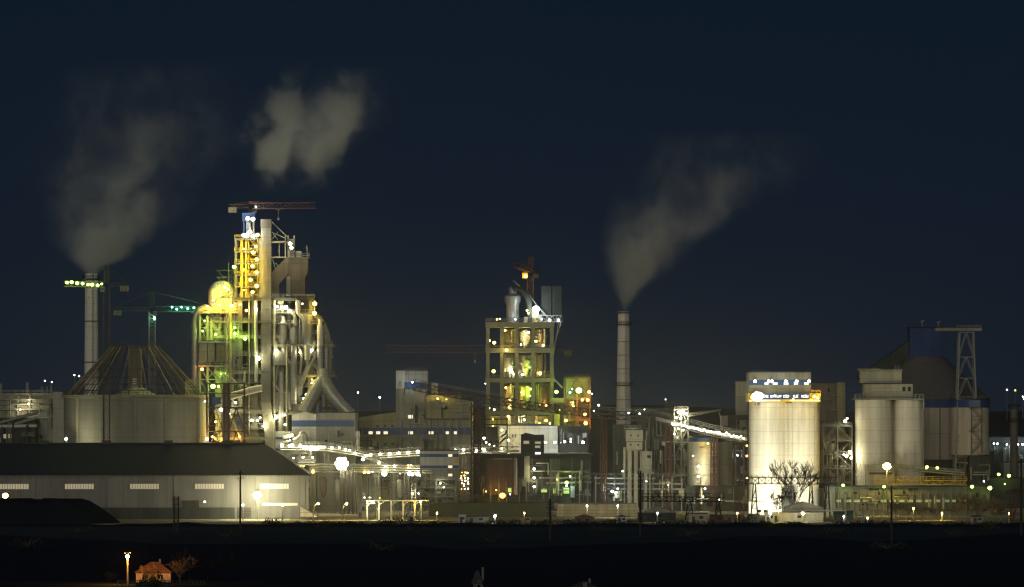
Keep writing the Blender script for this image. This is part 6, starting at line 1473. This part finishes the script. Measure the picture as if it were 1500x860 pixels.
smoke('smoke', 'detached right puff of smoke high above the preheater tower', 1665.,
      [(0, 440, 40, 0), (.15, 447, 52, .3), (.35, 463, 70, .75), (.55, 484, 82, .6), (.8, 508, 84, .4), (1, 520, 76, 0)], 360, 640, 94, 290, 30, .14, .075, sharp=(.41, .74), warp=2.8, soft=.0, erode=.42, off=.34)
smoke('smoke', 'slender grey plume leaning right from the central chimney', 1760.,
      [(0, 914, 9, 1), (.09, 919, 23, 1), (.26, 940, 62, .65), (.46, 975, 100, .32), (.65, 1020, 140, .16), (.85, 1060, 170, .1), (1, 1080, 140, 0)], 820, 1280, 190, 456, 34, .32, .05, warp=1.1, soft=.1)

# air
def haze():
    b = MB(); b.box(-1600, 1600, -60, 7000, -1.5, 200)
    m = bpy.data.materials.new('haze_air'); m.use_nodes = True
    t = m.node_tree; N, L = t.nodes, t.links; N.clear()
    out = N.new('ShaderNodeOutputMaterial'); pv = N.new('ShaderNodeVolumePrincipled'); L.new(pv.outputs[0], out.inputs['Volume'])
    pv.inputs['Color'].default_value = (.8, .9, 1, 1); pv.inputs['Density'].default_value = HAZE; pv.inputs['Anisotropy'].default_value = .6
    tag(b.build('haze', m), None, None, None, 'stuff')
def dust():
    b = MB(); b.box(-330, 330, 1430, 1860, .3, 150)
    m = bpy.data.materials.new('airborne_dust'); m.use_nodes = True
    t = m.node_tree; N, L = t.nodes, t.links; N.clear()
    out = N.new('ShaderNodeOutputMaterial'); pv = N.new('ShaderNodeVolumePrincipled'); L.new(pv.outputs[0], out.inputs['Volume'])
    pv.inputs['Color'].default_value = (.95, .95, .88, 1); pv.inputs['Anisotropy'].default_value = .35
    tc = N.new('ShaderNodeTexCoord'); sx = N.new('ShaderNodeSeparateXYZ'); L.new(tc.outputs['Object'], sx.inputs[0])
    mr = N.new('ShaderNodeMapRange'); mr.interpolation_type = 'SMOOTHERSTEP'; L.new(sx.outputs['Z'], mr.inputs['Value'])
    mr.inputs['From Min'].default_value = 140; mr.inputs['From Max'].default_value = -40; mr.inputs['To Max'].default_value = 1
    ex = N.new('ShaderNodeMapRange'); ex.interpolation_type = 'SMOOTHERSTEP'
    ab = N.new('ShaderNodeMath'); ab.operation = 'ABSOLUTE'; L.new(sx.outputs['X'], ab.inputs[0]); L.new(ab.outputs[0], ex.inputs['Value'])
    ex.inputs['From Min'].default_value = 325; ex.inputs['From Max'].default_value = 60
    m1 = N.new('ShaderNodeMath'); m1.operation = 'MULTIPLY'; L.new(mr.outputs[0], m1.inputs[0]); L.new(ex.outputs[0], m1.inputs[1])
    m2 = N.new('ShaderNodeMath'); m2.operation = 'MULTIPLY'; L.new(m1.outputs[0], m2.inputs[0]); m2.inputs[1].default_value = DUST
    L.new(m2.outputs[0], pv.inputs['Density'])
    tag(b.build('dust_cloud', m), None, None, None, 'stuff')
DUST = .00045
dust()
HAZE = .000025
haze()

# light: a faint, very soft glow low behind the camera stands in for moon and town light
EL, AZ = math.radians(12), math.radians(190)      # azimuth measured from +Y toward +X
l = bpy.data.lights.new('sun', 'SUN'); l.energy = .55; l.color = (1, .95, .84); l.angle = math.radians(25)
so = bpy.data.objects.new('sun', l); COL.objects.link(so); so.location = (0, -50, 200)
dirv = Vector((math.sin(AZ)*math.cos(EL), math.cos(AZ)*math.cos(EL), math.sin(EL)))
so.rotation_euler = dirv.to_track_quat('Z', 'Y').to_euler()
w = bpy.data.worlds.new('World'); scene.world = w; w.use_nodes = True
N, L = w.node_tree.nodes, w.node_tree.links
bg = N['Background']; sky = N.new('ShaderNodeTexSky'); sky.sky_type = 'NISHITA'; sky.sun_disc = False
sky.sun_elevation = math.radians(-6); sky.sun_rotation = math.radians(195)
# night blue tint over the dusk sky
mx = N.new('ShaderNodeMix'); mx.data_type = 'RGBA'; mx.blend_type = 'MIX'; mx.inputs['Factor'].default_value = .1
tcw = N.new('ShaderNodeTexCoord'); sp = N.new('ShaderNodeSeparateXYZ'); L.new(tcw.outputs['Generated'], sp.inputs[0])
cr = N.new('ShaderNodeValToRGB'); L.new(sp.outputs['Z'], cr.inputs[0])
e = cr.color_ramp.elements
e[0].position = 0; e[0].color = (.0068, .0125, .0222, 1)
e[1].position = .11; e[1].color = (.0042, .0104, .0222, 1)
q = cr.color_ramp.elements.new(.045); q.color = (.006, .0118, .0228, 1)
SKYK = .1
sc_ = N.new('ShaderNodeMix'); sc_.data_type = 'RGBA'; sc_.blend_type = 'MULTIPLY'; sc_.inputs['Factor'].default_value = 1
L.new(cr.outputs[0], sc_.inputs['A']); sc_.inputs['B'].default_value = (1/SKYK,)*3+(1,)
L.new(sc_.outputs['Result'], mx.inputs['A']); L.new(sky.outputs[0], mx.inputs['B'])
mx.clamp_result = False; sc_.clamp_result = False
L.new(mx.outputs['Result'], bg.inputs['Color']); bg.inputs['Strength'].default_value = SKYK

cam = bpy.data.cameras.new('camera'); co = bpy.data.objects.new('camera', cam); COL.objects.link(co)
co.location = (0, 0, CAMH); co.rotation_euler = (math.radians(90), 0, 0)
cam.sensor_width = 36; cam.lens = 36*FPX/1500; cam.shift_y = (HZN-430)/1500
cam.clip_start = 1; cam.clip_end = 20000
scene.camera = co
vs = scene.view_settings; vs.view_transform = 'Standard'; vs.look = 'None'; vs.exposure = 0; vs.gamma = 1
scene.render.engine = 'CYCLES'
cy = scene.cycles
cy.use_denoising = True; cy.denoiser = 'OPENIMAGEDENOISE'; cy.denoising_prefilter = 'ACCURATE'; cy.denoising_input_passes = 'RGB_ALBEDO_NORMAL'; cy.use_adaptive_sampling = False
cy.filter_width = 1.3
cy.max_bounces = 5; cy.diffuse_bounces = 2; cy.glossy_bounces = 2; cy.volume_bounces = 3; cy.transmission_bounces = 2
cy.use_light_tree = True; cy.sample_clamp_indirect = 3; cy.sample_clamp_direct = 0
cy.volume_step_rate = 1.0; cy.volume_max_steps = 128
cy.caustics_reflective = False; cy.caustics_refractive = False
